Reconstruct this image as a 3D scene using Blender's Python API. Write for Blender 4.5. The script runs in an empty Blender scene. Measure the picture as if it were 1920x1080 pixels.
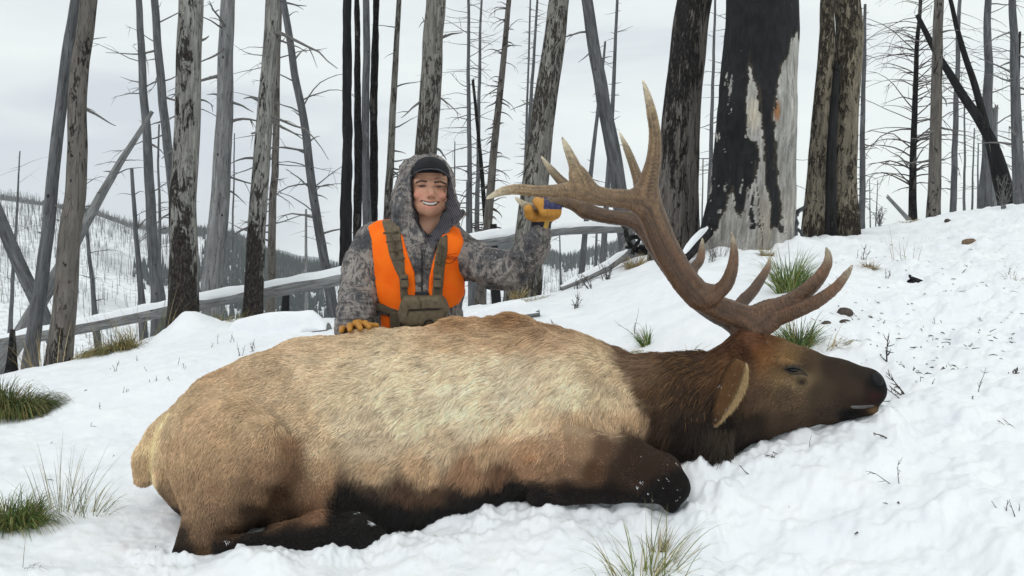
import bpy, math, random
import numpy as np
from mathutils import Vector, Matrix

# ---------------------------------------------------------------- camera, sky, sun, exposure
S = bpy.context.scene
F = 1478.0
PITCH = math.atan(90 / F)
CZ = 0.95
cam_d = bpy.data.cameras.new('camera')
cam = bpy.data.objects.new('camera', cam_d)
S.collection.objects.link(cam)
cam.location = (0, 0, CZ)
cam.rotation_euler = (math.pi / 2 - PITCH, 0, 0)
cam_d.sensor_width = 36
cam_d.lens = 36 * F / 1920
cam_d.clip_start = 0.05
cam_d.clip_end = 8000
S.camera = cam

SUN_EL, SUN_AZ = math.radians(52), math.radians(215)      # compass-like: from behind and left of the camera
w = bpy.data.worlds.new('World'); S.world = w; w.use_nodes = True
wn, wl = w.node_tree.nodes, w.node_tree.links
wn.clear()
def _w(t, **k):
    n = wn.new(t)
    for a, b in k.items(): setattr(n, a, b)
    return n
wo = _w('ShaderNodeOutputWorld'); bg = _w('ShaderNodeBackground')
sky = _w('ShaderNodeTexSky', sky_type='NISHITA', sun_disc=False, sun_elevation=SUN_EL, sun_rotation=SUN_AZ)
bgs = _w('ShaderNodeBackground'); wl.new(sky.outputs[0], bgs.inputs[0]); bgs.inputs[1].default_value = 0.05
tc = _w('ShaderNodeTexCoord'); mp = _w('ShaderNodeMapping')
mp.inputs['Scale'].default_value = (1.0, 1.0, 4.2)
mp.inputs['Location'].default_value = (3.1, 0.4, 0.25)
wl.new(tc.outputs['Generated'], mp.inputs[0])
nz = _w('ShaderNodeTexNoise'); nz.inputs['Scale'].default_value = 2.1; nz.inputs['Detail'].default_value = 6; nz.inputs['Roughness'].default_value = 0.52
nz.inputs['Distortion'].default_value = 0.25
wl.new(mp.outputs[0], nz.inputs[0])
sep = _w('ShaderNodeSeparateXYZ'); wl.new(tc.outputs['Generated'], sep.inputs[0])
# brighter cloud towards the upper right, darker to the upper left
m1 = _w('ShaderNodeMath', operation='MULTIPLY'); wl.new(sep.outputs[0], m1.inputs[0]); m1.inputs[1].default_value = 0.30
m2 = _w('ShaderNodeMath', operation='ADD'); wl.new(m1.outputs[0], m2.inputs[0]); wl.new(nz.outputs[0], m2.inputs[1])
m4 = _w('ShaderNodeMath', operation='MULTIPLY'); wl.new(sep.outputs[2], m4.inputs[0]); m4.inputs[1].default_value = 0.22
m5 = _w('ShaderNodeMath', operation='ADD'); wl.new(m2.outputs[0], m5.inputs[0]); wl.new(m4.outputs[0], m5.inputs[1])
rp = _w('ShaderNodeValToRGB')
e = rp.color_ramp.elements
e[0].position = 0.37; e[0].color = (0.72, 0.775, 0.83, 1)
e[1].position = 0.66; e[1].color = (0.96, 1.02, 1.0, 1)
x = rp.color_ramp.elements.new(0.50); x.color = (0.87, 0.925, 0.945, 1)
wl.new(m5.outputs[0], rp.inputs[0])
wl.new(rp.outputs[0], bg.inputs[0]); bg.inputs[1].default_value = 0.98
ad = _w('ShaderNodeMixShader'); ad.inputs[0].default_value = 0.08
wl.new(bg.outputs[0], ad.inputs[1]); wl.new(bgs.outputs[0], ad.inputs[2]); wl.new(ad.outputs[0], wo.inputs[0])

sd = bpy.data.lights.new('sun', 'SUN'); sd.energy = 0.9; sd.angle = math.radians(22); sd.color = (1, 0.97, 0.93)
so = bpy.data.objects.new('sun', sd); S.collection.objects.link(so)
sdir = Vector((math.sin(SUN_AZ) * math.cos(SUN_EL), math.cos(SUN_AZ) * math.cos(SUN_EL), math.sin(SUN_EL)))
so.rotation_euler = sdir.to_track_quat('Z', 'Y').to_euler()
so.location = sdir * 20
S.view_settings.view_transform = 'Standard'; S.view_settings.look = 'None'
S.view_settings.exposure = 0.0; S.view_settings.gamma = 1.0
S.render.engine = 'CYCLES'
S.cycles.max_bounces = 6; S.cycles.diffuse_bounces = 3; S.cycles.glossy_bounces = 2; S.cycles.transmission_bounces = 2
S.cycles.use_denoising = True; S.cycles.volume_bounces = 2

# ---------------------------------------------------------------- helpers: projection, noise, meshes
CP, SP = math.cos(PITCH), math.sin(PITCH)
def P(px, py, d):
    u = (px - 960) / F; v = (540 - py) / F
    dy = CP + v * SP; dz = -SP + v * CP
    return np.array([u / dy * d, d, CZ + dz / dy * d])
def proj(V):
    x = V[..., 0]; y = V[..., 1]; z = V[..., 2] - CZ
    f = y * CP - z * SP; up = y * SP + z * CP
    f = np.maximum(f, 1e-3)
    return 960 + F * x / f, 540 - F * up / f
def R(r, d): return r * d / F

def _hash(ix, iy, iz, s):
    n = (ix.astype(np.int64) * 374761393 + iy.astype(np.int64) * 668265263 + iz.astype(np.int64) * 2147483647 + s * 974634777) & 0xFFFFFFFF
    n = ((n ^ (n >> 13)) * 1274126177) & 0xFFFFFFFF
    n = ((n ^ (n >> 16)) * 2246822519) & 0xFFFFFFFF
    return ((n ^ (n >> 15)) & 0xFFFFFF).astype(np.float32) / 0xFFFFFF
def noise(x, y, z, s=0):
    x = np.asarray(x, np.float32); y = np.asarray(y, np.float32) + x * 0; z = np.asarray(z, np.float32) + x * 0
    fx, fy, fz = np.floor(x), np.floor(y), np.floor(z)
    ix, iy, iz = fx.astype(np.int64), fy.astype(np.int64), fz.astype(np.int64)
    tx, ty, tz = x - fx, y - fy, z - fz
    tx = tx * tx * (3 - 2 * tx); ty = ty * ty * (3 - 2 * ty); tz = tz * tz * (3 - 2 * tz)
    r = 0
    for a in (0, 1):
        wx = tx if a else 1 - tx
        for b in (0, 1):
            wy = ty if b else 1 - ty
            for c in (0, 1):
                wz = tz if c else 1 - tz
                r = r + wx * wy * wz * _hash(ix + a, iy + b, iz + c, s)
    return r * 2 - 1
def fbm(x, y, z, o=4, s=0, g=0.5):
    r = 0; a = 1; t = 0
    for i in range(o):
        r = r + a * noise(x * 2.03 ** i, y * 2.03 ** i, z * 2.03 ** i, s + i * 17); t += a; a *= g
    return r / t
def sstep(a, b, x):
    t = np.clip((x - a) / (b - a), 0, 1); return t * t * (3 - 2 * t)

def link(o, parent=None):
    S.collection.objects.link(o)
    if parent is not None: o.parent = parent
    return o
def tag(o, label=None, cat=None, group=None, kind=None):
    if label: o['label'] = label
    if cat: o['category'] = cat
    if group: o['group'] = group
    if kind: o['kind'] = kind
    return o
def empty(name, loc, rot=None):
    o = bpy.data.objects.new(name, None); o.empty_display_size = 0.1
    o.location = loc
    if rot is not None:
        o.rotation_mode = 'QUATERNION'; o.rotation_quaternion = rot
    return link(o)
def mesh(name, V, faces, mat=None, parent=None, smooth=True, col=None, inv=None):
    """V (n,3); faces: list of int arrays each (m,k). inv: parent's matrix to remove."""
    V = np.asarray(V, np.float32)
    if inv is not None:
        M = np.array(inv); V = V @ M[:3, :3].T.astype(np.float32) + M[:3, 3].astype(np.float32)
    if isinstance(faces, np.ndarray): faces = [faces]
    faces = [f for f in faces if len(f)]
    me = bpy.data.meshes.new(name)
    me.vertices.add(len(V)); me.vertices.foreach_set('co', V.ravel())
    li = np.concatenate([f.ravel() for f in faces]).astype(np.int32)
    tot = np.concatenate([np.full(len(f), f.shape[1], np.int32) for f in faces])
    st = np.concatenate([[0], np.cumsum(tot)[:-1]]).astype(np.int32)
    me.loops.add(len(li)); me.loops.foreach_set('vertex_index', li)
    me.polygons.add(len(tot)); me.polygons.foreach_set('loop_start', st)
    me.update(calc_edges=True)
    me.polygons.foreach_set('use_smooth', np.full(len(tot), smooth))
    if col is not None:
        a = me.color_attributes.new('col', 'FLOAT_COLOR', 'POINT')
        c = np.ones((len(V), 4), np.float32); c[:, :3] = col
        a.data.foreach_set('color', c.ravel())
    me.validate()
    if mat: me.materials.append(mat)
    o = bpy.data.objects.new(name, me)
    return link(o, parent)

class MB:
    """collects pieces of ONE mesh"""
    def __init__(s): s.V = []; s.F = {}; s.n = 0
    def add(s, V, *Fs):
        for f in Fs:
            f = np.asarray(f)
            if len(f): s.F.setdefault(f.shape[1], []).append(f + s.n)
        s.V.append(np.asarray(V, float)); s.n += len(V)
    def tube(s, pts, rad, n=6, cap=True, rz=None):
        pts = np.asarray(pts, float); m = len(pts)
        rad = np.broadcast_to(np.asarray(rad, float), (m,))
        T = np.gradient(pts, axis=0); T /= np.linalg.norm(T, axis=1)[:, None] + 1e-9
        ref = np.array([0.0, 0.0, 1.0]) if abs(T[0, 2]) < 0.9 else np.array([1.0, 0, 0])
        A = np.cross(T, ref); A /= np.linalg.norm(A, axis=1)[:, None] + 1e-9
        B = np.cross(T, A)
        ph = np.linspace(0, 2 * np.pi, n, endpoint=False)
        ring = A[:, None] * np.cos(ph)[None, :, None] + B[:, None] * np.sin(ph)[None, :, None]
        rr = rad[:, None] * (1 if rz is None else rz)
        V = (pts[:, None] + ring * rr[..., None]).reshape(-1, 3)
        i = np.arange(m - 1)[:, None] * n; j = np.arange(n)[None]; k = (j + 1) % n
        Q = np.stack([i + j, i + k, i + n + k, i + n + j], -1).reshape(-1, 4)
        Fs = [Q]
        if cap:
            V = np.vstack([V, pts[0], pts[-1]])
            a, b = m * n, m * n + 1; jj = np.arange(n); kk = (jj + 1) % n
            Fs.append(np.stack([kk, jj, np.full(n, a)], -1)); Fs.append(np.stack([(m - 1) * n + jj, (m - 1) * n + kk, np.full(n, b)], -1))
        s.add(V, *Fs)
    def build(s, name, mat, parent=None, smooth=True, inv=None, col=None):
        return mesh(name, np.vstack(s.V), [np.vstack(f) for f in s.F.values()], mat, parent, smooth, col, inv)

# signed-distance sculpting: smooth unions of tapered capsules and ellipsoids, then surface nets
class Field:
    def __init__(s, lo, hi, h):
        s.lo = np.array(lo, float); s.h = h
        s.N = np.ceil((np.array(hi) - s.lo) / h).astype(int) + 1
        s.V = np.full(s.N, 0.5, np.float32)
        s.ax = [(s.lo[i] + np.arange(s.N[i]) * h).astype(np.float32) for i in range(3)]
    def blk(s, lo, hi, pad):
        a = np.clip(np.floor((np.asarray(lo) - pad - s.lo) / s.h).astype(int), 0, s.N)
        b = np.clip(np.ceil((np.asarray(hi) + pad - s.lo) / s.h).astype(int) + 1, 0, s.N)
        sl = tuple(slice(a[i], b[i]) for i in range(3))
        X = s.ax[0][sl[0]][:, None, None]; Y = s.ax[1][sl[1]][None, :, None]; Z = s.ax[2][sl[2]][None, None, :]
        return sl, X, Y, Z
    def mix(s, sl, d, k, sub=False):
        a = s.V[sl]
        if sub: a = -a
        if k > 0:
            h = np.maximum(k - np.abs(a - d), 0) / k; r = np.minimum(a, d) - h * h * k * 0.25
        else: r = np.minimum(a, d)
        s.V[sl] = -r if sub else r
    def cap(s, a, b, ra, rb, k=0.02, fy=1.0, sub=False):
        a = np.asarray(a, float); b = np.asarray(b, float); rm = max(ra, rb) * max(1, fy)
        sl, X, Y, Z = s.blk(np.minimum(a, b) - rm, np.maximum(a, b) + rm, k + 3 * s.h)
        if 0 in s.V[sl].shape: return
        ba = b - a; px, py, pz = X - a[0], Y - a[1], Z - a[2]
        t = np.clip((px * ba[0] + py * ba[1] + pz * ba[2]) / (ba @ ba + 1e-12), 0, 1)
        dx, dy, dz = px - t * ba[0], (py - t * ba[1]) / fy, pz - t * ba[2]
        d = np.sqrt(dx * dx + dy * dy + dz * dz) - (ra + (rb - ra) * t)
        s.mix(sl, (-1 if False else 1) * d, k, sub)
    def chain(s, pts, rs, k=0.02, fy=1.0, sub=False):
        for i in range(len(pts) - 1): s.cap(pts[i], pts[i + 1], rs[i], rs[i + 1], k, fy, sub)
    def ell(s, c, r, k=0.02, rot=None, sub=False):
        c = np.asarray(c, float); r = np.asarray(r, float); rm = r.max()
        sl, X, Y, Z = s.blk(c - rm, c + rm, k + 3 * s.h)
        if 0 in s.V[sl].shape: return
        px, py, pz = X - c[0], Y - c[1], Z - c[2]
        if rot is not None:
            M = np.array(rot)
            px, py, pz = (M[0, 0] * px + M[1, 0] * py + M[2, 0] * pz, M[0, 1] * px + M[1, 1] * py + M[2, 1] * pz, M[0, 2] * px + M[1, 2] * py + M[2, 2] * pz)
        q = np.sqrt((px / r[0]) ** 2 + (py / r[1]) ** 2 + (pz / r[2]) ** 2)
        g = np.sqrt((px / r[0] ** 2) ** 2 + (py / r[1] ** 2) ** 2 + (pz / r[2] ** 2) ** 2) + 1e-6
        d = q * (q - 1) / g
        s.mix(sl, d, k, sub)
    def full(s):
        return s.ax[0][:, None, None], s.ax[1][None, :, None], s.ax[2][None, None, :]
    def blur(s, n=1):
        for _ in range(n):
            for a in range(3):
                V = s.V
                s.V = 0.5 * V + 0.25 * (np.roll(V, 1, a) + np.roll(V, -1, a))
    def nets(s):
        V = s.V; I = V < 0
        nx, ny, nz_ = s.N
        c = np.zeros((nx - 1, ny - 1, nz_ - 1), np.int8)
        for i in (0, 1):
            for j in (0, 1):
                for k in (0, 1):
                    c += I[i:nx - 1 + i, j:ny - 1 + j, k:nz_ - 1 + k]
        act = (c > 0) & (c < 8)
        ids = np.full(act.shape, -1, np.int64); cells = np.argwhere(act); ids[act] = np.arange(len(cells))
        acc = np.zeros((len(cells), 3)); cnt = np.zeros(len(cells))
        for a in range(3):
            o = [x for x in range(3) if x != a]
            for p in (0, 1):
                for q in (0, 1):
                    off = np.zeros(3, int); off[o[0]] = p; off[o[1]] = q
                    i0 = cells + off; i1 = i0.copy(); i1[:, a] += 1
                    v0 = V[tuple(i0.T)]; v1 = V[tuple(i1.T)]
                    m = (v0 < 0) != (v1 < 0)
                    t = v0[m] / (v0[m] - v1[m]); pt = i0[m].astype(float); pt[:, a] += t
                    acc[m] += pt; cnt[m] += 1
        vert = acc / cnt[:, None] * s.h + s.lo
        quads = []
        for a in range(3):
            b, d = (a + 1) % 3, (a + 2) % 3
            sl0 = [slice(1, -1)] * 3; sl1 = [slice(1, -1)] * 3
            sl0[a] = slice(0, -1); sl1[a] = slice(1, None)
            A = I[tuple(sl0)]; B = I[tuple(sl1)]
            e_ = np.argwhere(A != B)
            inside0 = A[tuple(e_.T)]
            base = e_.copy()
            for x in range(3):
                if x != a: base[:, x] += 1
            c00 = base.copy(); c10 = base.copy(); c01 = base.copy(); c11 = base.copy()
            c00[:, b] -= 1; c00[:, d] -= 1; c10[:, d] -= 1; c01[:, b] -= 1
            q = np.stack([ids[tuple(c00.T)], ids[tuple(c10.T)], ids[tuple(c11.T)], ids[tuple(c01.T)]], -1)
            q[~inside0] = q[~inside0][:, ::-1]
            quads.append(q)
        q = np.vstack(quads); q = q[(q >= 0).all(1)]
        return vert, q
def relax(V, Q, n=2, lam=0.5):
    E = np.vstack([Q[:, [0, 1]], Q[:, [1, 2]], Q[:, [2, 3]], Q[:, [3, 0]]])
    for _ in range(n):
        a = np.zeros_like(V); c = np.zeros(len(V))
        for k in range(3):
            a[:, k] = np.bincount(E[:, 0], V[E[:, 1], k], len(V)) + np.bincount(E[:, 1], V[E[:, 0], k], len(V))
        c = np.bincount(E[:, 0], minlength=len(V)) + np.bincount(E[:, 1], minlength=len(V))
        V = V * (1 - lam) + lam * a / np.maximum(c, 1)[:, None]
    return V
def vnorm(V, Q):
    n = np.cross(V[Q[:, 2]] - V[Q[:, 0]], V[Q[:, 3]] - V[Q[:, 1]])
    N = np.zeros_like(V)
    for k in range(3):
        N[:, k] = sum(np.bincount(Q[:, j], n[:, k], len(V)) for j in range(4))
    return N / (np.linalg.norm(N, axis=1)[:, None] + 1e-12)
def inpoly(x, y, poly):
    r = np.zeros(np.shape(x), bool); n = len(poly)
    for i in range(n):
        x0, y0 = poly[i]; x1, y1 = poly[(i + 1) % n]
        if y0 == y1: continue
        c = ((y0 > y) != (y1 > y)) & (x < (x1 - x0) * (y - y0) / (y1 - y0) + x0)
        r ^= c
    return r
def sdpoly(x, y, poly):
    """signed distance to a polygon (negative inside)"""
    d = np.full(np.broadcast(x, y).shape, 1e9, np.float32); n = len(poly)
    for i in range(n):
        x0, y0 = poly[i]; x1, y1 = poly[(i + 1) % n]
        ex, ey = x1 - x0, y1 - y0
        t = np.clip(((x - x0) * ex + (y - y0) * ey) / (ex * ex + ey * ey + 1e-9), 0, 1)
        d = np.minimum(d, (x - x0 - t * ex) ** 2 + (y - y0 - t * ey) ** 2)
    d = np.sqrt(d)
    return np.where(inpoly(x + 0 * d, y + 0 * d, poly), -d, d)
def idw(px, py, anchors, p=4.0):
    A = np.array(anchors, float); num = 0; den = 0
    for a in A:
        wgt = 1.0 / (((px - a[0]) ** 2 + (py - a[1]) ** 2) + 60.0) ** (p / 2)
        num = num + wgt[:, None] * a[2:]; den = den + wgt
    return num / den[:, None]
def lin(r, g, b):
    f = lambda c: ((c / 255 + 0.055) / 1.055) ** 2.4 if c > 10 else c / 255 / 12.92
    return np.array([f(r), f(g), f(b)])

# ---------------------------------------------------------------- materials
class NT:
    def __init__(s, name):
        s.m = bpy.data.materials.new(name); s.m.use_nodes = True
        s.t = s.m.node_tree; s.t.nodes.clear()
        s.out = s.n('ShaderNodeOutputMaterial'); s.b = s.n('ShaderNodeBsdfPrincipled')
        s.l(s.b.outputs[0], s.out.inputs[0])
    def n(s, t, **k):
        x = s.t.nodes.new(t)
        for a, b in k.items(): setattr(x, a, b)
        return x
    def l(s, a, b): s.t.links.new(a, b)
    def obj(s, scale=(1, 1, 1), loc=(0, 0, 0)):
        tc = s.n('ShaderNodeTexCoord'); m = s.n('ShaderNodeMapping')
        m.inputs['Scale'].default_value = scale; m.inputs['Location'].default_value = loc
        s.l(tc.outputs['Object'], m.inputs[0]); return m.outputs[0]
    def noise(s, vec, scale, detail=4, rough=0.5, dist=0.0):
        x = s.n('ShaderNodeTexNoise'); s.l(vec, x.inputs[0])
        x.inputs['Scale'].default_value = scale; x.inputs['Detail'].default_value = detail
        x.inputs['Roughness'].default_value = rough; x.inputs['Distortion'].default_value = dist
        return x.outputs[0]
    def ramp(s, f, stops, interp='LINEAR'):
        x = s.n('ShaderNodeValToRGB'); s.l(f, x.inputs[0]); r = x.color_ramp; r.interpolation = interp
        while len(r.elements) < len(stops): r.elements.new(0.5)
        for e_, (p, c) in zip(r.elements, stops):
            e_.position = p; e_.color = (*c, 1) if not np.isscalar(c) else (c, c, c, 1)
        return x.outputs[0]
    def mix(s, f, a, b, mode='MIX'):
        x = s.n('ShaderNodeMix', data_type='RGBA', blend_type=mode)
        for v, i in ((f, 0), (a, 6), (b, 7)):
            if isinstance(v, bpy.types.NodeSocket): s.l(v, x.inputs[i])
            else: x.inputs[i].default_value = v if i == 0 else (*v, 1)
        return x.outputs[2]
    def math(s, op, a, b=0.0, c=None):
        x = s.n('ShaderNodeMath', operation=op)
        for v, i in ((a, 0), (b, 1), (c, 2)):
            if v is None: continue
            if isinstance(v, bpy.types.NodeSocket): s.l(v, x.inputs[i])
            else: x.inputs[i].default_value = v
        return x.outputs[0]
    def bump(s, h, strength=0.5, dist=0.01, prev=None):
        x = s.n('ShaderNodeBump'); x.inputs['Strength'].default_value = strength; x.inputs['Distance'].default_value = dist
        s.l(h, x.inputs['Height'])
        if prev: s.l(prev, x.inputs['Normal'])
        return x.outputs[0]
    def done(s, col=None, rough=0.8, nrm=None, spec=0.3):
        if col is not None:
            if isinstance(col, bpy.types.NodeSocket): s.l(col, s.b.inputs['Base Color'])
            else: s.b.inputs['Base Color'].default_value = (*col, 1)
        if isinstance(rough, bpy.types.NodeSocket): s.l(rough, s.b.inputs['Roughness'])
        else: s.b.inputs['Roughness'].default_value = rough
        s.b.inputs['Specular IOR Level'].default_value = spec
        if nrm is not None: s.l(nrm, s.b.inputs['Normal'])
        return s.m
    def attr(s, name='col'):
        x = s.n('ShaderNodeAttribute', attribute_name=name); return x.outputs[0]

def simple(name, col, rough=0.7, var=0.15, scale=20, bs=0.3, bd=0.003, spec=0.3):
    t = NT(name); v = t.obj(); n = t.noise(v, scale, 5)
    c = np.array(col); cc = t.ramp(n, [(0.3, tuple(c * (1 - var))), (0.7, tuple(np.minimum(c * (1 + var), 1)))])
    return t.done(cc, rough, t.bump(n, bs, bd), spec)

def wood(name, light, dark, bark_thr=0.6, bark_scale=9.0, stretch=0.35, char_h=0.0, char_thr=0.0, barkcol=(0.035, 0.030, 0.028), warm=None, bsoft=0.03, crack=0.6, side=0.0, smooth_side=0.0):
    t = NT(name)
    streak = t.noise(t.obj((1, 1, 0.10)), 42, 7, 0.72)
    mid = t.noise(t.obj((1, 1, 0.22), (1, 5, 0)), 13, 6, 0.68, 0.4)
    big = t.noise(t.obj((1, 1, 0.4), (3, 1, 2)), 3.0, 3)
    L_, D_ = np.array(light), np.array(dark)
    c = t.ramp(streak, [(0.30, tuple(D_)), (0.5, tuple((L_ + D_) / 2)), (0.70, tuple(L_))])
    if warm: c = t.mix(t.ramp(big, [(0.45, 0.0), (0.65, 0.8)]), c, warm)
    c = t.mix(0.75, c, t.ramp(mid, [(0.32, 0.50), (0.5, 0.9), (0.68, 1.22)]), 'MULTIPLY')
    # dark drying cracks
    ck = t.noise(t.obj((1, 1, 0.06), (8, 2, 1)), 26, 3, 0.5, 0.3)
    cm = t.ramp(t.math('ABSOLUTE', t.math('SUBTRACT', ck, 0.5)), [(0.006, crack), (0.02, 0.0)])
    c = t.mix(cm, c, (0.03, 0.028, 0.027))
    # bark flakes left on the wood
    bn = t.noise(t.obj((1, 1, stretch)), bark_scale, 8, 0.74, 0.7)
    reg = t.noise(t.obj((1, 1, 0.35), (7, 3, 1)), 2.2, 3)
    z = t.n('ShaderNodeSeparateXYZ'); t.l(t.obj(), z.inputs[0])
    f = t.math('ADD', bn, t.math('MULTIPLY', t.math('SUBTRACT', reg, 0.5), 0.55))
    if char_h > 0:
        q = t.math('SUBTRACT', 1.0, t.math('DIVIDE', z.outputs[2], char_h)); q = t.math('MAXIMUM', q, 0.0)
        f = t.math('ADD', f, t.math('MULTIPLY', q, char_thr))
    if side: f = t.math('ADD', f, t.math('MULTIPLY', t.math('MAXIMUM', t.math('MINIMUM', t.math('MULTIPLY', z.outputs[0], 8.0), 1.0), -1.0), side))
    f = t.math('ADD', f, t.math('MULTIPLY', t.math('SUBTRACT', t.noise(t.obj((1, 1, 0.4), (2, 2, 5)), bark_scale * 4.5, 4, 0.7), 0.5), 0.30))
    mask = t.ramp(f, [(bark_thr - bsoft, 0.0), (bark_thr + bsoft, 1.0)])
    fine = t.noise(t.obj((1, 1, 0.5)), 60, 5, 0.65)
    bc = t.ramp(fine, [(0.3, tuple(np.array(barkcol) * 0.35)), (0.5, tuple(np.array(barkcol))), (0.72, tuple(np.minimum(np.array(barkcol) * 3.2, 1)))])
    c = t.mix(mask, c, bc)
    vo = t.n('ShaderNodeTexVoronoi'); vo.inputs['Scale'].default_value = 6.5; t.l(t.obj((1, 1, 0.7)), vo.inputs[0])
    kn = t.ramp(vo.outputs[0], [(0.055, 1.0), (0.09, 0.0)])
    c = t.mix(kn, c, (0.025, 0.023, 0.022))
    b = t.bump(streak, 0.6, 0.010); b = t.bump(mid, 0.5, 0.02, b); b = t.bump(t.math('MULTIPLY', mask, t.math('ADD', fine, 0.6)), 1.0, 0.02, b)
    return t.done(c, 0.88, b, 0.15)

M = {}
SIDE = -0.09
M['silver'] = wood('silver_wood', (0.33, 0.33, 0.325), (0.13, 0.132, 0.136), 0.70, 14, 0.5)
M['silver_dark'] = wood('grey_wood', (0.185, 0.188, 0.195), (0.075, 0.078, 0.084), 0.72, 14, 0.5)
M['silver_char'] = wood('silver_wood_burnt_foot', (0.38, 0.37, 0.34), (0.13, 0.125, 0.118), 0.625, 15, 0.32, 1.9, 0.27, side=SIDE)
M['tan'] = wood('tan_wood', (0.205, 0.185, 0.165), (0.085, 0.077, 0.069), 0.59, 17, 0.35, warm=(0.17, 0.155, 0.14))
M['mottled'] = wood('mottled_bark', (0.31, 0.295, 0.265), (0.14, 0.132, 0.12), 0.535, 34, 0.30, barkcol=(0.055, 0.047, 0.04), bsoft=0.025)
M['mottled_warm'] = wood('warm_mottled_bark', (0.27, 0.235, 0.18), (0.115, 0.095, 0.072), 0.515, 30, 0.30, barkcol=(0.04, 0.032, 0.026), warm=(0.27, 0.23, 0.16), bsoft=0.025)
M['patchy'] = wood('patchy_bark', (0.20, 0.18, 0.162), (0.08, 0.072, 0.065), 0.485, 17, 0.22, 1.2, -0.12, barkcol=(0.022, 0.020, 0.020))
M['burnt'] = wood('burnt_bark', (0.14, 0.13, 0.12), (0.035, 0.033, 0.032), 0.40, 9, 0.3, barkcol=(0.016, 0.0155, 0.016))
M['char'] = wood('charcoal', (0.035, 0.034, 0.035), (0.012, 0.012, 0.013), 0.62, 12, 0.4, barkcol=(0.05, 0.047, 0.045))
M['twig'] = simple('dead_twig', (0.075, 0.062, 0.055), 0.8, 0.4, 30)
M['twig_grey'] = simple('grey_twig', (0.15, 0.145, 0.14), 0.8, 0.3, 30)

def snow_mat(name='snow', s1=9.0):
    t = NT(name); v = t.obj()
    n1 = t.noise(v, s1, 6, 0.55); n2 = t.noise(v, 55, 4, 0.6); n3 = t.noise(v, 260, 2, 0.6)
    c = t.ramp(n1, [(0.3, (0.80, 0.83, 0.87)), (0.7, (0.875, 0.89, 0.91))])
    b = t.bump(n1, 0.35, 0.03); b = t.bump(n2, 0.35, 0.008, b); b = t.bump(n3, 0.3, 0.0025, b)
    return t.done(c, 0.55, b, 0.25)
M['snow'] = snow_mat()
# ---------------------------------------------------------------- the land: one snow sheet from the camera's feet to the horizon
GC = [(0,1080,2.2),(300,1080,2.3),(500,1060,2.35),(700,1035,2.4),(960,1080,2.15),(980,950,2.45),(1270,958,2.3),(1450,850,2.4),(1620,800,2.5),
 (1850,850,2.2),(1920,1080,1.7),(1500,1000,2.1),(1700,720,3.0),(100,950,2.8),(0,850,3.4),(150,800,3.8),(-200,900,3.0),(0,750,4.4),(300,700,4.4),
 (55,690,6.0),(108,682,6.0),(-150,740,6.0),(230,655,6.3),(342,615,6.5),(466,612,7.6),(600,600,6.5),(750,602,5.5),(900,600,4.9),(985,562,6.8),
 (1060,545,7.0),(1130,512,7.5),(1180,487,7.2),(1268,478,6.8),(1410,472,6.0),(1490,452,6.4),(1560,443,7.6),(1614,432,9.0),(1710,414,9.0),(1800,398,9.5),(1900,388,9.0),(2050,385,9.0),
 (1480,548,4.2),(1500,632,3.7),(1700,600,4.0),(1900,600,3.8),(2100,600,3.6),(1900,480,6.0),(1750,452,6.8),(1200,620,4.3),(1050,600,4.9),(1330,520,5.0),(1600,520,5.0)]
G = [P(*g) for g in GC]
G += [np.array(v) for v in [(-0.6,3.3,0.06),(0.0,3.3,0.08),(0.5,3.3,0.17),(-1.0,3.3,0.03),(0.9,3.0,0.24),(0,0,0.02),(-2.5,0.5,-0.15),(2.5,0.5,0.55),(0,-3,-0.1),(-4,-3,-0.6),(4,-3,0.6),
  (-7,8.6,-1.4),(-5,9,-1.4),(-3,10,-1.3),(-1.2,10.5,-1.2),(0.5,10.5,-0.9),(1.8,11,-0.5),(4,12,-0.1),(7,13,0.55),(9.5,13,0.9),(-6,5,-0.25),(-6,2,-0.4),(7,5,1.05),(7,1,0.9),
  (-12,15,-5),(-5,15,-4.2),(0,16,-3.6),(4,18,-2.4),(9,19,-1.2),(14,16,0.3),(12,5,1.6),(-12,4,-1.6)]]
G = np.array(G)
def _tpsk(r2): return np.where(r2 > 1e-9, 0.5 * r2 * np.log(r2 + 1e-12), 0)
_n = len(G); _d2 = ((G[:, None, :2] - G[None, :, :2]) ** 2).sum(-1)
_A = np.zeros((_n + 3, _n + 3)); _A[:_n, :_n] = _tpsk(_d2) + np.eye(_n) * 0.012
_A[:_n, _n] = 1; _A[:_n, _n + 1:] = G[:, :2]; _A[_n, :_n] = 1; _A[_n + 1:, :_n] = G[:, :2].T
_wt = np.linalg.solve(_A, np.concatenate([G[:, 2], np.zeros(3)]))
def _tps(x, y):
    r = _wt[_n] + _wt[_n + 1] * x + _wt[_n + 2] * y
    for i in range(_n): r = r + _wt[i] * _tpsk((x - G[i, 0]) ** 2 + (y - G[i, 1]) ** 2)
    return r
SKY = np.array([(-900,400),(-300,385),(0,395),(90,402),(170,410),(240,430),(300,440),(400,439),(440,446),(500,472),(560,492),(640,503),(760,500),(860,478),(930,464),(1000,474),(1060,492),(1110,476),(1160,462),(1230,470),(1320,500),(1500,520),(2200,560),(3000,560)], float)
SKY2 = np.array([(-900,470),(300,480),(420,472),(480,464),(530,474),(560,484),(600,486),(650,498),(760,505),(840,488),(900,480),(1000,492),(1200,490),(1400,520),(3000,560)], float)
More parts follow.
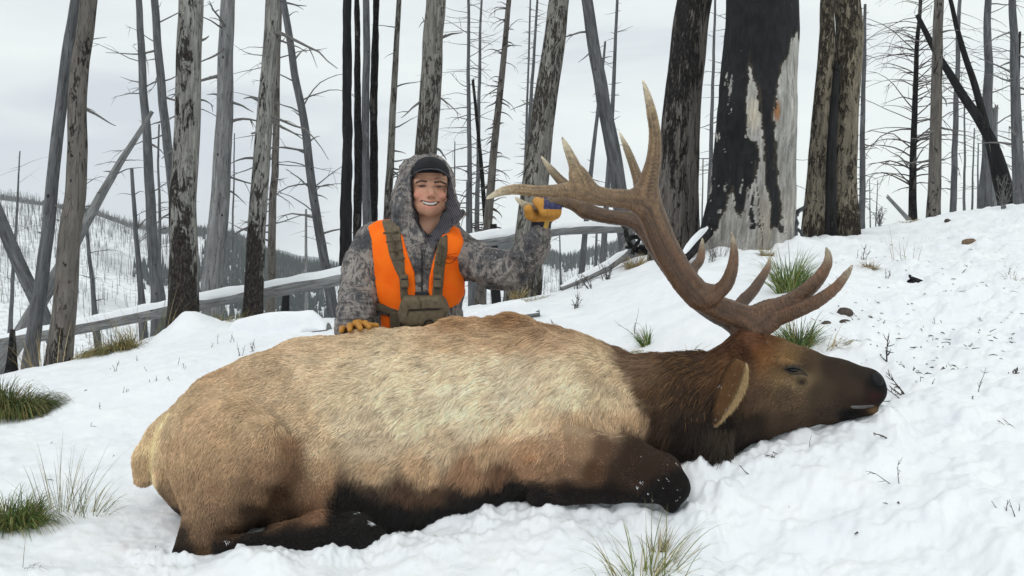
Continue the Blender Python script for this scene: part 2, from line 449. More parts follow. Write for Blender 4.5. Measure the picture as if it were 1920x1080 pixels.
def _far(x, y, r):
    px = 960 + F * np.tan(np.clip(np.arctan2(x, np.maximum(y, 1e-3)), -1.35, 1.35))
    e1 = (450 - np.interp(px, SKY[:, 0], SKY[:, 1])) / F
    e2 = (450 - np.interp(px, SKY2[:, 0], SKY2[:, 1])) / F
    n = fbm(x / 60, y / 60, 0 * x, 4, 5) * 6
    z1 = e1 * 450 * np.sqrt(1 + ((px - 960) / F) ** 2) + 0.95
    z2 = e2 * 1500 + 0.95
    lr = np.log(np.maximum(r, 1))
    low = np.interp(lr, np.log([14, 25, 60, 140, 260]), [-4.5, -9, -24, -40, -37.0]) + n * sstep(60, 160, r)
    up = sstep(170, 455, r)
    z = low * (1 - up) + (z1 + n * 0.25) * up
    dn = sstep(470, 760, r); z = z * (1 - dn) + (-60 + n * 2) * dn
    u2 = sstep(800, 1500, r); z = z * (1 - u2) + (z2 + fbm(x / 150, y / 150, 0 * x, 4, 9) * 8 * u2) * u2
    d2 = sstep(1550, 2600, r); z = z * (1 - d2) - 120 * d2
    return z
ELK_FOOT = np.array([P(*q)[:2] for q in [(320,1045,2.42),(500,1015,2.4),(620,1048,2.36),(700,1030,2.4),(860,985,2.45),(980,948,2.45),(1200,945,2.32),(1275,962,2.28),(1300,900,2.36),(1360,858,2.44),(1440,835,2.44),(1560,800,2.48),(1650,790,2.5)]])
def ground(x, y, detail=True):
    x = np.asarray(x, float); y = np.asarray(y, float); r = np.hypot(x, y)
    n = _tps(np.clip(x, -14, 16), np.clip(y, -6, 20))
    b = sstep(11, 26, r)
    z = n * (1 - b) + np.where(y > -1, _far(x, y, r), -3.0) * b
    if detail:
        nr = 1 - sstep(7, 14, r)
        a = fbm(x * 1.3, y * 1.3, 0 * x, 3, 1) * 0.030
        # trampled, clotted snow in front and to the right, smoother on the left and behind
        rough = 0.35 + 0.65 * sstep(-0.2, 1.0, x + (2.6 - y) * 0.8) + 0.5 * sstep(1.2, 2.2, x) * sstep(2.6, 3.4, y)
        c = np.abs(fbm(x * 3.4, y * 3.4, 0 * x, 5, 2, 0.58)) * 0.085 * rough
        m = np.maximum(0, fbm(x * 11, y * 11, 0 * x, 3, 3)) * 0.035 * rough
        d = np.full(x.shape, 9.0)
        for i in range(len(ELK_FOOT) - 1):
            p, q = ELK_FOOT[i], ELK_FOOT[i + 1]; e_ = q - p
            t = np.clip(((x - p[0]) * e_[0] + (y - p[1]) * e_[1]) / (e_ @ e_), 0, 1)
            d = np.minimum(d, np.hypot(x - p[0] - t * e_[0], y - p[1] - t * e_[1]))
        near = np.exp(-(d / 0.13) ** 2)
        clod = np.maximum(0, fbm(x * 11, y * 11, 0 * x, 4, 31, 0.6) + 0.15) * 0.06
        z = z + nr * (a + c + m - 0.012) + near * clod
        for q_, h_, s_ in ((P(352, 612, 5.9), 0.16, 0.17), (P(420, 622, 5.7), 0.06, 0.4), (P(1360, 500, 5.6), 0.05, 0.3), (P(1270, 530, 5.2), 0.06, 0.35), (P(1345, 478, 5.9), 0.07, 0.16), (P(1495, 462, 6.0), 0.08, 0.16), (P(1225, 490, 6.3), 0.05, 0.2), (P(452, 1040, 2.34), 0.050, 0.10), (P(560, 1065, 2.30), 0.02, 0.12), (P(780, 1010, 2.36), 0.03, 0.08)):
            z = z + h_ * np.exp(-((x - q_[0]) ** 2 + (y - q_[1]) ** 2) / s_ ** 2)
        z = z + (1 - nr) * fbm(x * 0.3, y * 0.3, 0 * x, 3, 8) * 0.15
    return z
def gz(x, y): return float(ground(np.array([x]), np.array([y]), False)[0])

def _build_ground():
    tf = np.radians(44)
    th = np.concatenate([np.linspace(-tf, tf, 860), np.linspace(tf, 2 * np.pi - tf, 60)[1:-1]])
    r = np.concatenate([[0.02, 0.3, 0.6, 0.9, 1.2], np.exp(np.linspace(math.log(1.4), math.log(11), 560)), np.exp(np.linspace(math.log(11), math.log(4000), 300))[1:]])
    T, Rr = np.meshgrid(th, r); X = Rr * np.sin(T); Y = Rr * np.cos(T)
    Z = ground(X.ravel(), Y.ravel()).reshape(X.shape)
    V = np.stack([X, Y, Z], -1).reshape(-1, 3)
    n, m = len(r), len(th)
    i = np.arange(n - 1)[:, None] * m; j = np.arange(m)[None]; k = (j + 1) % m
    Q = np.stack([i + j, i + m + j, i + m + k, i + k], -1).reshape(-1, 4)
    Q = Q[:, ::-1]
    t = NT('snow_ground'); v = t.obj()
    n1 = t.noise(v, 7, 6, 0.55); n2 = t.noise(v, 45, 4, 0.6); n3 = t.noise(v, 230, 2, 0.6)
    c = t.ramp(n1, [(0.3, (0.79, 0.82, 0.86)), (0.7, (0.875, 0.89, 0.91))])
    # far slopes: scrub and rock showing through thin snow
    ln = t.n('ShaderNodeVectorMath', operation='LENGTH'); t.l(v, ln.inputs[0])
    farm = t.ramp(t.math('DIVIDE', ln.outputs['Value'], 600.0), [(0.06, 0.0), (0.25, 1.0)])
    fn = t.noise(v, 0.035, 8, 0.7); fm = t.ramp(fn, [(0.47, 0.0), (0.62, 0.55)])
    fin = t.noise(v, 0.5, 3, 0.7); fm2 = t.ramp(fin, [(0.5, 0.0), (0.6, 0.35)])
    c = t.mix(t.math('MULTIPLY', farm, t.math('MAXIMUM', fm, fm2)), c, (0.20, 0.21, 0.22))
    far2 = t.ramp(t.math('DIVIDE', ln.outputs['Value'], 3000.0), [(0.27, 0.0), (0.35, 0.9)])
    c = t.mix(far2, c, (0.10, 0.13, 0.16))  # farthest ridge: bluish distance haze painted into the ground colour
    b = t.bump(n1, 0.3, 0.03); b = t.bump(n2, 0.3, 0.007, b); b = t.bump(n3, 0.3, 0.0025, b)
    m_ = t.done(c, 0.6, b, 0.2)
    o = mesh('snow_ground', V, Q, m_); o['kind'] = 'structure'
_build_ground()

# far burnt forest: thousands of bare poles on the slopes, one mass; conifer stands another
rng = np.random.default_rng(7)
def _poles(n, th0, th1, r0, r1, h0, h1, wd, sides=3, cone=False, seed=0, dens=None, lean=0.05):
    g = np.random.default_rng(seed)
    px = g.uniform(th0, th1, n); r = np.sqrt(g.uniform(r0 ** 2, r1 ** 2, n))
    th = np.arctan((px - 960) / F); x = r * np.sin(th); y = r * np.cos(th)
    if dens is not None:
        k = dens(x, y, px, r, g); x, y, r = x[k], y[k], r[k]
    z = ground(x, y, False) - 0.3; m = len(x); h = g.uniform(h0, h1, m); wr = g.uniform(0.6, 1.3, m) * wd
    lx, ly = g.normal(0, lean, m) * h, g.normal(0, lean, m) * h
    ph = np.linspace(0, 2 * np.pi, sides, endpoint=False)
    B = np.stack([x[:, None] + np.cos(ph) * wr[:, None], y[:, None] + np.sin(ph) * wr[:, None], np.repeat(z[:, None], sides, 1)], -1)
    tp = np.stack([x + lx, y + ly, z + h], -1)[:, None]
    if not cone:
        T = tp + (B - B.mean(1, keepdims=True)) * 0.45
        V = np.concatenate([B, T], 1).reshape(-1, 3); b = np.arange(m)[:, None] * 2 * sides
        Q = np.concatenate([np.stack([b[:, 0] + i, b[:, 0] + (i + 1) % sides, b[:, 0] + sides + (i + 1) % sides, b[:, 0] + sides + i], -1) for i in range(sides)])
        return V, Q
    V = np.concatenate([B, tp], 1).reshape(-1, 3); b = np.arange(m) * (sides + 1)
    return V, np.concatenate([np.stack([b + i, b + (i + 1) % sides, b + sides], -1) for i in range(sides)])
m_pole = NT('far_burnt_poles'); m_pole = m_pole.done((0.17, 0.17, 0.175), 0.9)
mb = MB()
def _dn(x, y, px, r, g): return (fbm(x / 35, y / 35, 0 * x, 3, 21) * 1.6 + 0.5) > g.uniform(0.05, 1.3, len(x))
mb.add(*_poles(17000, -120, 1330, 190, 460, 2.5, 6.5, 0.10, seed=1, dens=_dn))
mb.add(*_poles(1500, -120, 1330, 60, 190, 3, 8, 0.055, seed=2))
mb.add(*_poles(2600, -120, 1330, 444, 470, 2.5, 5, 0.14, seed=3, dens=lambda x, y, px, r, g: (noise(x / 25, y / 25, 0 * x, 5) > -0.3)))
o = mb.build('burnt_forest', m_pole); tag(o, 'mass of bare burnt poles on the far snowy hillsides', 'forest', kind='stuff')
m_con = NT('far_conifers').done((0.040, 0.052, 0.052), 0.9)
mb = MB()
def _dc(x, y, px, r, g):
    a = np.exp(-((px - 500) / 130) ** 2) * sstep(230, 300, r) * 1.1 + np.exp(-((r - 330) / 18) ** 2) * (px < 560) * 0.7 * (px > 250)
    return (a + fbm(x / 30, y / 30, 0 * x, 3, 4) * 0.5) > 0.35 + g.uniform(0, 0.6, len(x))
mb.add(*_poles(9000, 150, 700, 230, 450, 2.5, 5.5, 0.7, 5, True, 11, _dc, 0.0))
mb.add(*_poles(1500, -150, 470, 449, 462, 2, 3.6, 0.9, 5, True, 12, None, 0.0))
mb.add(*_poles(700, 850, 1240, 436, 460, 3, 6.5, 0.7, 5, True, 13, None, 0.0))
mb.add(*_poles(500, 860, 1240, 390, 440, 3, 6, 0.7, 5, True, 15, None, 0.0))
o = mb.build('conifer_forest', m_con); tag(o, 'dark green conifer stands on the far hillside and ridge', 'forest', kind='stuff')

# thin winter air between here and the far slopes
def _haze():
    x0, x1, y0, y1, z0, z1 = -1500, 1500, -60, 1900, -140, 60
    V = np.array([(x, y, z) for x in (x0, x1) for y in (y0, y1) for z in (z0, z1)], float)
    Q = np.array([[0, 1, 3, 2], [4, 6, 7, 5], [0, 4, 5, 1], [2, 3, 7, 6], [0, 2, 6, 4], [1, 5, 7, 3]])
    m = bpy.data.materials.new('haze_air'); m.use_nodes = True; n = m.node_tree.nodes; n.clear()
    o_ = n.new('ShaderNodeOutputMaterial'); v = n.new('ShaderNodeVolumePrincipled')
    v.inputs['Density'].default_value = HAZE; v.inputs['Color'].default_value = (0.97, 0.985, 1.0, 1)
    m.node_tree.links.new(v.outputs[0], o_.inputs['Volume'])
    o = mesh('haze', V, Q, m, None, False); o['kind'] = 'stuff'; o['label'] = 'thin pale winter haze over the valley'
HAZE = 0.00025
_haze()
# ---------------------------------------------------------------- trees
def axis_frame(direction):
    return Vector(direction).normalized().to_track_quat('Z', 'Y')
def branch_mesh(mb, p0, d0, L, r0, style, g, sub=True):
    n = 6; pts = [p0]; d = d0 / np.linalg.norm(d0)
    sag = {'droop': -0.35, 'spike': -0.02, 'up': 0.12, 'wavy': -0.05, 'arch': -0.22}[style]
    if style == 'arch': d = d + np.array([0, 0, 0.5]); d /= np.linalg.norm(d)
    for i in range(n):
        d = d + g.normal(0, 0.13 if style != 'spike' else 0.06, 3) + np.array([0, 0, sag * (0.6 if style == 'droop' else 1) * (i + 1) / n * 1.2])
        d /= np.linalg.norm(d); pts.append(pts[-1] + d * L / n)
    mb.tube(pts, np.linspace(r0, r0 * 0.2, n + 1), 4, False)
    if sub and L > 0.25:
        for k in range(int(g.integers(1, 4))):
            i = int(g.integers(1, n)); a = pts[i]; dd = (pts[i + 1] - pts[i]); dd /= np.linalg.norm(dd)
            dd = dd + g.normal(0, 0.55, 3) + np.array([0, 0, -0.15]); dd /= np.linalg.norm(dd); l = L * g.uniform(0.15, 0.42)
            q = [a, a + dd * l * 0.5, a + dd * l + np.array([0, 0, -0.12 * l])]
            mb.tube(q, [r0 * 0.42, r0 * 0.3, r0 * 0.12], 3, False)
def tree(label, base, top, w0, w1, d, mat, br=0, bl=0.4, style='wavy', zone=(0.15, 1.0), seed=1, name='dead_tree', cat='tree', group=None,
         rough=0.05, flare=0.25, br_mat='twig_grey', snapped=None, colf=None, sides=22, bend=0.0, ext=None, brr=None, hidden_ground=False):
    """base, top: pixels in the photograph of the trunk's foot and of its top (or of where it leaves the frame)"""
    g = np.random.default_rng(seed)
    b = P(*base, d); tdep = d if snapped is None or not isinstance(snapped, float) else snapped
    t = P(*top, tdep); ax = (t - b); L = np.linalg.norm(ax); ax /= L
    r0, r1 = R(w0 / 2, d), R(w1 / 2, d)
    out = top[1] <= 2
    ext = (1.7 if out else 1.0) if ext is None else ext
    dn = 0.0
    while dn < 14 and (b - ax * dn)[2] > gz(*(b - ax * dn)[:2]) - 0.12: dn += 0.1
    if not hidden_ground and dn > 6: dn = 6
    slope = (r1 - r0) / L
    root = b - ax * dn; H = L * ext + dn
    q = axis_frame(ax); e_ = empty(name, root, q); tag(e_, label, cat, group)
    nz_ = int(min(220, max(24, H / 0.05))); 
    if colf: nz_ = 760; sides = 220
    z = np.linspace(0, 1, nz_) ** 1.15 * H
    if colf: z = np.concatenate([np.linspace(0, dn + L * 1.02, nz_ - 40), np.linspace(dn + L * 1.02, H, 41)[1:]])
    rr = np.maximum(r0 + slope * (z - dn), r1 * 0.3)
    rr = rr * (1 + flare * np.exp(-np.maximum(z - dn, 0) / (r0 * 4)))
    bx = bend * np.sin(z / H * np.pi * 1.5) * r0 + fbm(z * 0.8, 0 * z + seed, 0 * z, 3, seed) * r0 * 0.5
    by = fbm(z * 0.8, 0 * z + seed + 9, 0 * z, 3, seed) * r0 * 0.5
    bx = bx + fbm(z * 1.7, 0 * z + seed, 0 * z + 4, 3, seed) * min(r0 * 0.7, 0.03)
    ph = np.linspace(0, 2 * np.pi, sides, endpoint=False)
    ZZ, PH = np.meshgrid(z, ph, indexing='ij')
    cx, cy = np.cos(PH), np.sin(PH)
    f = 1 + rough * fbm(cx * 1.6 + seed, cy * 1.6, ZZ * 1.2, 4, seed) + rough * 0.6 * fbm(cx * 5 + seed, cy * 5, ZZ * 5, 3, seed + 3)
    lob = 0.14 * np.exp(-np.maximum(ZZ - dn, 0) / (r0 * 3.0)) * np.cos(PH * 5 + seed + noise(ZZ * 0.7, 0, 0, seed)) * (flare > 0)
    RR = rr[:, None] * (f + lob)
    V = np.stack([bx[:, None] + RR * cx, by[:, None] + RR * cy, ZZ], -1)
    if snapped: V[-1, :, 2] += g.uniform(-0.5, 0.8, sides) * r1 * 2.0
    m = nz_; n = sides
    Vf = V.reshape(-1, 3); i = np.arange(m - 1)[:, None] * n; j = np.arange(n)[None]; k = (j + 1) % n
    Q = np.stack([i + j, i + k, i + n + k, i + n + j], -1).reshape(-1, 4)
    Vf = np.vstack([Vf, [bx[-1], by[-1], H - (r1 if snapped else 0)]])
    jj = np.arange(n); T = np.stack([(m - 1) * n + jj, (m - 1) * n + (jj + 1) % n, np.full(n, m * n)], -1)
    col = None
    if colf:
        Mw = np.array(q.to_matrix()); W = Vf @ Mw.T + root
        Vf2, col = colf(W, Vf); 
    mesh('trunk', Vf, [Q, T], M[mat], e_, True, col)
    if br:
        mb = MB(); Mi = np.array(q.to_matrix()).T
        for _ in range(int(br * (0.6 if style in ('wavy', 'arch') else 0.8) + 0.5)):
            h = dn + L * g.uniform(*zone); a = g.uniform(0, 2 * np.pi)
            if g.random() < 0.6: a = g.choice([0, np.pi]) + g.normal(0, 0.5)
            rad = float(np.interp(h, z, rr))
            cxx = float(np.interp(h, z, bx)); cyy = float(np.interp(h, z, by))
            # horizontal direction in world, then to local
            dw = np.array([math.cos(a), math.sin(a) * 0.8, g.uniform(-0.45, 0.45)]); 
            c_w = np.array(q.to_matrix()) @ np.array([cxx, cyy, h])
            l = bl * g.uniform(0.2, 1.3) * (0.55 + 0.45 * math.sin(min(1, (h - dn) / L) * 2.4))
            sub = MB(); r_ = (brr or max(0.005, min(rad * 0.22, 0.0145 * (d / 8)))) * g.uniform(0.7, 1.3)
            branch_mesh(sub, c_w + dw * rad * 0.8, dw, l, r_, style, g, style != 'spike' or g.random() < 0.3)
            for Vv in sub.V: Vv[:] = Vv @ Mi.T
            o_ = mb.n
            for kf, fl in sub.F.items():
                for f_ in fl: mb.F.setdefault(kf, []).append(f_ + o_)
            mb.V += sub.V; mb.n += sub.n
        mb.build('crown', M[br_mat], e_)
    return e_

# huge charred snag, bark burnt off in patches down to pale wood
BLK = [[(1345,-10),(1382,0),(1372,90),(1366,170),(1358,250),(1352,330),(1345,390),(1335,430),(1322,452),(1290,460),(1310,300),(1335,100)], [(1365,-600),(1515,-600),(1508,20),(1500,62),(1490,72),(1480,104),(1468,120),(1454,190),(1457,300),(1463,330),(1471,434),(1446,430),(1438,335),(1431,270),(1428,200),(1422,162),(1412,150),(1405,110),(1396,60),(1380,0)],
       [(1370,-10),(1402,0),(1410,110),(1405,158),(1395,198),(1399,232),(1405,262),(1419,262),(1425,300),(1417,340),(1405,352),(1402,398),(1374,396),(1367,352),(1347,432),(1322,452),(1348,260),(1362,140)]]
def big_col(W, V):
    px, py = proj(W)
    wx = fbm(W[:, 0] * 9, W[:, 1] * 9, W[:, 2] * 5, 6, 3, 0.62) * 15; wy = fbm(W[:, 0] * 9, W[:, 1] * 9, W[:, 2] * 5, 6, 5, 0.62) * 26
    sd_ = np.full(len(W), 99.0)
    for p in BLK: sd_ = np.minimum(sd_, sdpoly(px + wx, py + wy, p))
    fl = fbm(V[:, 0] * 16, V[:, 1] * 16, V[:, 2] * 5, 6, 8, 0.65)
    k = (sd_ < 0) | ((fl > 0.26) & (px < 1432) & (py > 160) & (py < 430)) | (py < 20)
    k = k & ~((fl < -0.27) & (py < 400) & (px < 1428) & (py > 60))
    st = fbm(V[:, 0] * 60, V[:, 1] * 60, V[:, 2] * 3.5, 5, 12, 0.7)
    gry = np.array([0.40, 0.385, 0.355])[None] * (1 + 0.9 * st[:, None]) * (1 + 0.5 * fbm(V[:, 0] * 14, V[:, 1] * 14, V[:, 2] * 2.5, 4, 19)[:, None])
    cream = np.clip(1 - ((px - 1413) / 16) ** 2 - ((py - 215) / 38) ** 2, 0, 1)[:, None]
    gry = gry * (1 - cream) + np.array([0.56, 0.50, 0.40]) * cream
    rst = np.clip(1.2 - ((px - 1457) / 7) ** 2 - ((py - 208) / 22) ** 2, 0, 1)[:, None]
    gry = gry * (1 - rst) + np.array([0.36, 0.17, 0.07]) * rst
    warm = sstep(-0.1, 0.4, fbm(V[:, 0] * 5, V[:, 1] * 5, V[:, 2] * 1.5, 3, 14))[:, None] * sstep(330, 430, py)[:, None]
    gry = gry * (1 - 0.5 * warm) + np.array([0.33, 0.26, 0.19]) * 0.5 * warm
    blk = np.array([0.012, 0.0125, 0.0135])[None] * (1.2 + 0.9 * fbm(V[:, 0] * 30, V[:, 1] * 30, V[:, 2] * 14, 4, 15)[:, None])
    edge = np.clip(1 - np.abs(sd_ + 1.5) / 3.0, 0, 1)[:, None] * k[:, None] * 0.5
    blk = blk * (1 - edge) + np.array([0.10, 0.075, 0.05]) * edge
    blk = np.where((fbm(V[:, 0] * 22, V[:, 1] * 22, V[:, 2] * 9, 5, 31, 0.7) > 0.42)[:, None], np.array([0.05, 0.047, 0.045]), blk)
    seam = (np.abs(px + wx * 0.4 - np.interp(py, [300, 475], [1415, 1432])) < 0.9) & (py > 300)
    col = np.where(k[:, None], blk, gry); col[seam] = (0.05, 0.045, 0.04)
    # bark that is left stands proud of the bare wood
    n = V.copy(); n[:, 2] = 0; ln_ = np.linalg.norm(n, axis=1)[:, None] + 1e-6
    V2 = V + n / ln_ * np.where(k, 0.012 + 0.02 * fbm(V[:, 0] * 16, V[:, 1] * 16, V[:, 2] * 8, 4, 18), 0.004 * st)[:, None]
    return V2, col
t = NT('burnt_snag_wood'); fine = t.noise(t.obj((1, 1, 0.12)), 60, 6, 0.7); f2 = t.noise(t.obj((1, 1, 0.6)), 26, 6, 0.7)
M['bigcol'] = t.done(t.mix(0.8, t.attr(), t.ramp(fine, [(0.3, 0.5), (0.5, 0.95), (0.7, 1.35)]), 'MULTIPLY'), 0.8, t.bump(fine, 0.6, 0.012, t.bump(f2, 0.8, 0.03)), 0.25)

tree('huge burnt snag, black char peeled to pale grey wood at its flared foot', (1411,456), (1447,0), 134, 124, 6.2, 'bigcol', colf=big_col, flare=0.20, rough=0.05, seed=3)
tree('thick leaning snag with dark patchy bark, just left of the huge burnt snag', (1268,464), (1298,0), 72, 62, 6.8, 'patchy', seed=4, flare=0.22, rough=0.06)
tree('brown burnt trunk with a jagged side, fused to the left of a grey trunk', (1531,446), (1554,0), 44, 24, 7.6, 'mottled_warm', seed=5, flare=0.15, rough=0.10)
tree('thick brown and grey trunk with flaking bark, on the right of the fused pair', (1578,446), (1594,0), 56, 47, 7.7, 'mottled_warm', seed=6, flare=0.10)
tree('charred black trunk squeezed between the two fused brown trunks', (1551,446), (1574,120), 26, 12, 7.52, 'char', seed=7, flare=0.1, snapped=True)
tree('mottled thick snag standing behind the raised glove', (985,562), (1050,0), 56, 37, 6.8, 'mottled', 3, 0.35, seed=8, flare=0.2, zone=(0.5, 0.95))
tree('thick pale snag rising directly behind the hooded man', (792,602), (816,0), 47, 36, 8.0, 'mottled', 12, 0.55, 'wavy', (0.3, 1), seed=9, flare=0.1)
tree('grey leaning trunk behind the big antler, tilting to the left', (1180,480), (1097,0), 31, 21, 9.0, 'silver_dark', 7, 0.7, 'wavy', (0.4, 1), seed=10, flare=0.1)
tree('half charred silver trunk with a black foot, thickest left of the man', (342,618), (353,0), 50, 43, 6.5, 'silver_char', 9, 0.45, 'wavy', (0.5, 1), seed=11, flare=0.16)
tree('smooth silver trunk with knot holes, right of the half charred trunk', (394,615), (431,0), 40, 25, 8.5, 'silver', 16, 0.62, 'wavy', (0.3, 1), seed=12, flare=0.1)
tree('silver brown trunk charred at its foot, third thick one left of the man', (467,614), (508,0), 36, 26, 7.0, 'silver_char', 20, 0.62, 'wavy', (0.3, 1), seed=13, flare=0.1)
tree('brown barked trunk in front of the snowy log at far left', (108,684), (166,0), 42, 28, 6.0, 'tan', 3, 0.2, seed=14, flare=0.12)
tree('slimmer grey trunk left of the brown barked trunk', (56,694), (141,0), 25, 18, 6.3, 'silver_dark', 9, 0.22, seed=15, flare=0.2)
tree('dark grey trunk leaning in from the left edge across the thin pole', (92,612), (-118,150), 26, 18, 8.6, 'silver_dark', 2, 0.3, seed=16, flare=0.0, ext=1.3)
tree('pale dead pole leaning hard right and ending in a snapped tip', (72,572), (287,210), 27, 7, 9.0, 'silver', 16, 0.4, 'wavy', (0.25, 0.98), seed=17, flare=0.0)
tree('small dark snag with drooping limbs on the slope beyond the log', (178,592), (152,335), 9, 4, 13, 'silver_dark', 18, 0.7, 'arch', (0.1, 1), seed=18, br_mat='twig')
tree('hair thin far pole near the left edge', (18,630), (38,283), 8, 2, 20, 'silver_dark', 18, 0.8, 'spike', (0.3, 1), seed=19)
tree('slender grey trunk left of the paired leaning poles', (294,565), (262,0), 21, 11, 11, 'silver_dark', 14, 0.75, 'wavy', (0.35, 1), seed=20)
tree('grey pole tilting left, its foot hidden behind the half charred trunk', (345,600), (289,0), 20, 13, 12, 'silver_dark', 26, 0.8, 'wavy', (0.3, 1), seed=21)
tree('short snag with a bent over top and arching limbs', (266,572), (248,315), 11, 6, 12, 'silver_dark', 12, 0.8, 'arch', (0.3, 1), seed=22, br_mat='twig')
tree('thin bristly pole between the slender trunks at left', (300,560), (298,233), 7, 3, 17, 'silver_dark', 30, 0.6, 'wavy', (0.1, 1), seed=23)
tree('narrow tan trunk just right of the silver brown trunk', (505,606), (523,0), 16, 10, 13, 'tan', 34, 0.95, 'wavy', (0.25, 1), seed=24)
tree('grey trunk tilting left with many curling limbs, nearest the man', (628,598), (528,0), 19, 12, 10, 'silver_dark', 36, 0.62, 'arch', (0.2, 1), seed=25)
tree('very thin far pole right of the smooth silver trunk', (434,560), (440,250), 5, 2, 26, 'silver_dark', 12, 0.7, 'spike', (0.2, 1), seed=26)
tree('short thin far pole under the curling limbed trunk', (575,595), (574,392), 7, 4, 19, 'silver', 8, 0.5, 'spike', seed=27)
tree('charcoal black pole, leftmost of the tight group of four behind the man', (652,560), (650,0), 21, 13, 8.0, 'char', seed=28, rough=0.55, flare=0)
tree('ragged burnt pole, second in the tight group of four', (671,560), (669,0), 16, 9, 8.6, 'burnt', seed=29, rough=0.55, flare=0)
tree('smooth grey pole, third in the tight group of four', (688,560), (684,0), 18, 12, 9.0, 'silver_dark', 2, 0.3, seed=30, flare=0)
tree('shaggy barked dark pole, rightmost of the tight group of four', (697,560), (706,0), 15, 12, 9.2, 'burnt', seed=31, rough=0.55, flare=0)
tree('pale spotted pole rising just left of the hood', (716,560), (750,0), 18, 9, 9.5, 'mottled', 16, 0.4, 'wavy', (0.3, 1), seed=32, flare=0)
tree('thin dark feathery snag right of the hood', (884,565), (878,0), 12, 5, 13, 'silver_dark', 110, 0.75, 'wavy', (0.25, 1), seed=33, flare=0, br_mat='twig')
tree('thin grey pole with short spikes, right of the feathery snag', (892,560), (903,0), 11, 4, 15, 'silver_dark', 50, 0.35, 'spike', (0.2, 1), seed=34, flare=0)
tree('dark splintered pole leaning left against the tan spiky tree', (912,420), (886,150), 9, 5, 13, 'burnt', 8, 0.3, 'spike', seed=35, flare=0, snapped=True, rough=0.15)
tree('tan tree with hanging spiky twigs between hood and glove', (903,565), (953,0), 19, 9, 11, 'tan', 70, 0.28, 'droop', (0.25, 1), seed=36, flare=0.1, br_mat='twig')
tree('bristly grey pole just left of the mottled snag', (972,500), (1009,0), 11, 4, 13, 'silver_dark', 90, 0.24, 'spike', (0.2, 1), seed=37, flare=0)
tree('thin pole close beside the bristly grey pole', (978,470), (995,0), 6, 3, 16, 'silver_dark', 40, 0.3, 'spike', (0.3, 1), seed=38, flare=0)
tree('upright thin pole behind the leaning grey trunk', (1129,512), (1158,0), 12, 5, 12, 'silver_dark', 34, 0.22, 'spike', (0.3, 1), seed=39, flare=0)
tree('thin pole crossing low under the snowy log, right of the glove', (1088,520), (1133,78), 12, 4, 12.5, 'silver_dark', 22, 0.3, 'wavy', (0.3, 1), seed=40, flare=0, br_mat='twig')
tree('tiny far pole seen under the log beside the sleeve', (1051,528), (1049,436), 4, 2, 19, 'silver_dark', 5, 0.4, 'spike', seed=41)
tree('small far pole under the log, left of the antler beam', (1117,508), (1119,430), 6, 4, 18, 'silver_dark', 4, 0.4, 'spike', seed=42)
tree('forked hairline pole right of the man\'s cap', (851,420), (853,265), 4, 2, 26, 'silver_dark', 14, 0.8, 'wavy', seed=43)
tree('charred stub of a trunk beside the man\'s sleeve', (534,606), (536,553), 15, 12, 8.2, 'char', seed=44, snapped=True, rough=0.15)
tree('pointed charred stump at the far left snow edge', (22,700), (26,622), 18, 9, 5.9, 'burnt', seed=45, snapped=True, rough=0.15)
tree('black burnt pole showing under the man\'s raised elbow', (932,562), (925,420), 15, 12, 8.8, 'char', seed=46, rough=0.15, flare=0)
tree('tan pole showing behind the man\'s elbow', (905,572), (904,430), 14, 13, 10.5, 'tan', seed=47, flare=0)
tree('clean thin pole between the two thickest snags', (1329,425), (1342,0), 9, 4, 15, 'silver_dark', 5, 0.3, 'spike', seed=48, flare=0)
tree('branchy snag mostly hidden by the huge burnt snag', (1372,440), (1388,0), 16, 8, 11, 'silver_dark', 90, 0.62, 'spike', (0.25, 1), seed=49, flare=0)
tree('faint short pole left of the clean thin pole', (1316,425), (1318,298), 3, 2, 24, 'silver_dark', 6, 0.4, 'spike', seed=50)
tree('thin pole right behind the huge burnt snag', (1492,430), (1486,290), 6, 3, 13, 'silver_dark', 12, 0.5, 'wavy', seed=51)
tree('slim grey spiky tree right of the fused brown trunks', (1614,430), (1621,8), 12, 5, 12, 'silver_dark', 60, 0.26, 'spike', (0.1, 1), seed=52, flare=0.1)
tree('feathery dark tree with long drooping boughs', (1709,412), (1725,0), 14, 6, 11, 'burnt', 190, 0.95, 'arch', (0.15, 1.02), seed=53, flare=0.1, br_mat='twig')
tree('brown barked straight trunk right of the feathery tree', (1751,416), (1763,0), 23, 16, 9.6, 'tan', 10, 0.3, 'wavy', (0.2, 1), seed=54, flare=0.1)
tree('black leaning trunk crossing behind the right hand poles', (1891,392), (1732,20), 24, 8, 9.8, 'char', 4, 0.35, 'wavy', seed=55, flare=0, bend=2.4)
tree('black limb rising from the fork of the leaning trunk', (1853,285), (1784,0), 15, 7, 9.7, 'char', 3, 0.35, 'wavy', seed=56, flare=0, bend=1.0)
tree('tall thin grey pole between brown trunk and black fork', (1787,404), (1798,0), 12, 6, 13, 'silver_dark', 34, 0.5, 'wavy', (0.1, 1), seed=57, flare=0)
tree('silver trunk behind the black leaning trunk', (1848,395), (1855,0), 22, 11, 10.6, 'silver_dark', 14, 0.6, 'wavy', (0.3, 1), seed=58, flare=0.1)
tree('grey trunk at the right edge of the snow crest', (1909,392), (1898,0), 21, 12, 9.2, 'silver_dark', 16, 0.7, 'wavy', (0.3, 1), seed=59, flare=0.1)
tree('branchy dark pole behind the rightmost grey trunk', (1904,395), (1910,60), 9, 4, 13, 'burnt', 80, 0.8, 'arch', (0.1, 1), seed=60, flare=0, br_mat='twig')
tree('pale stub trunk standing against the silver trunk', (1861,396), (1866,205), 13, 11, 11, 'silver', 4, 0.3, 'spike', seed=61, flare=0, snapped=True)
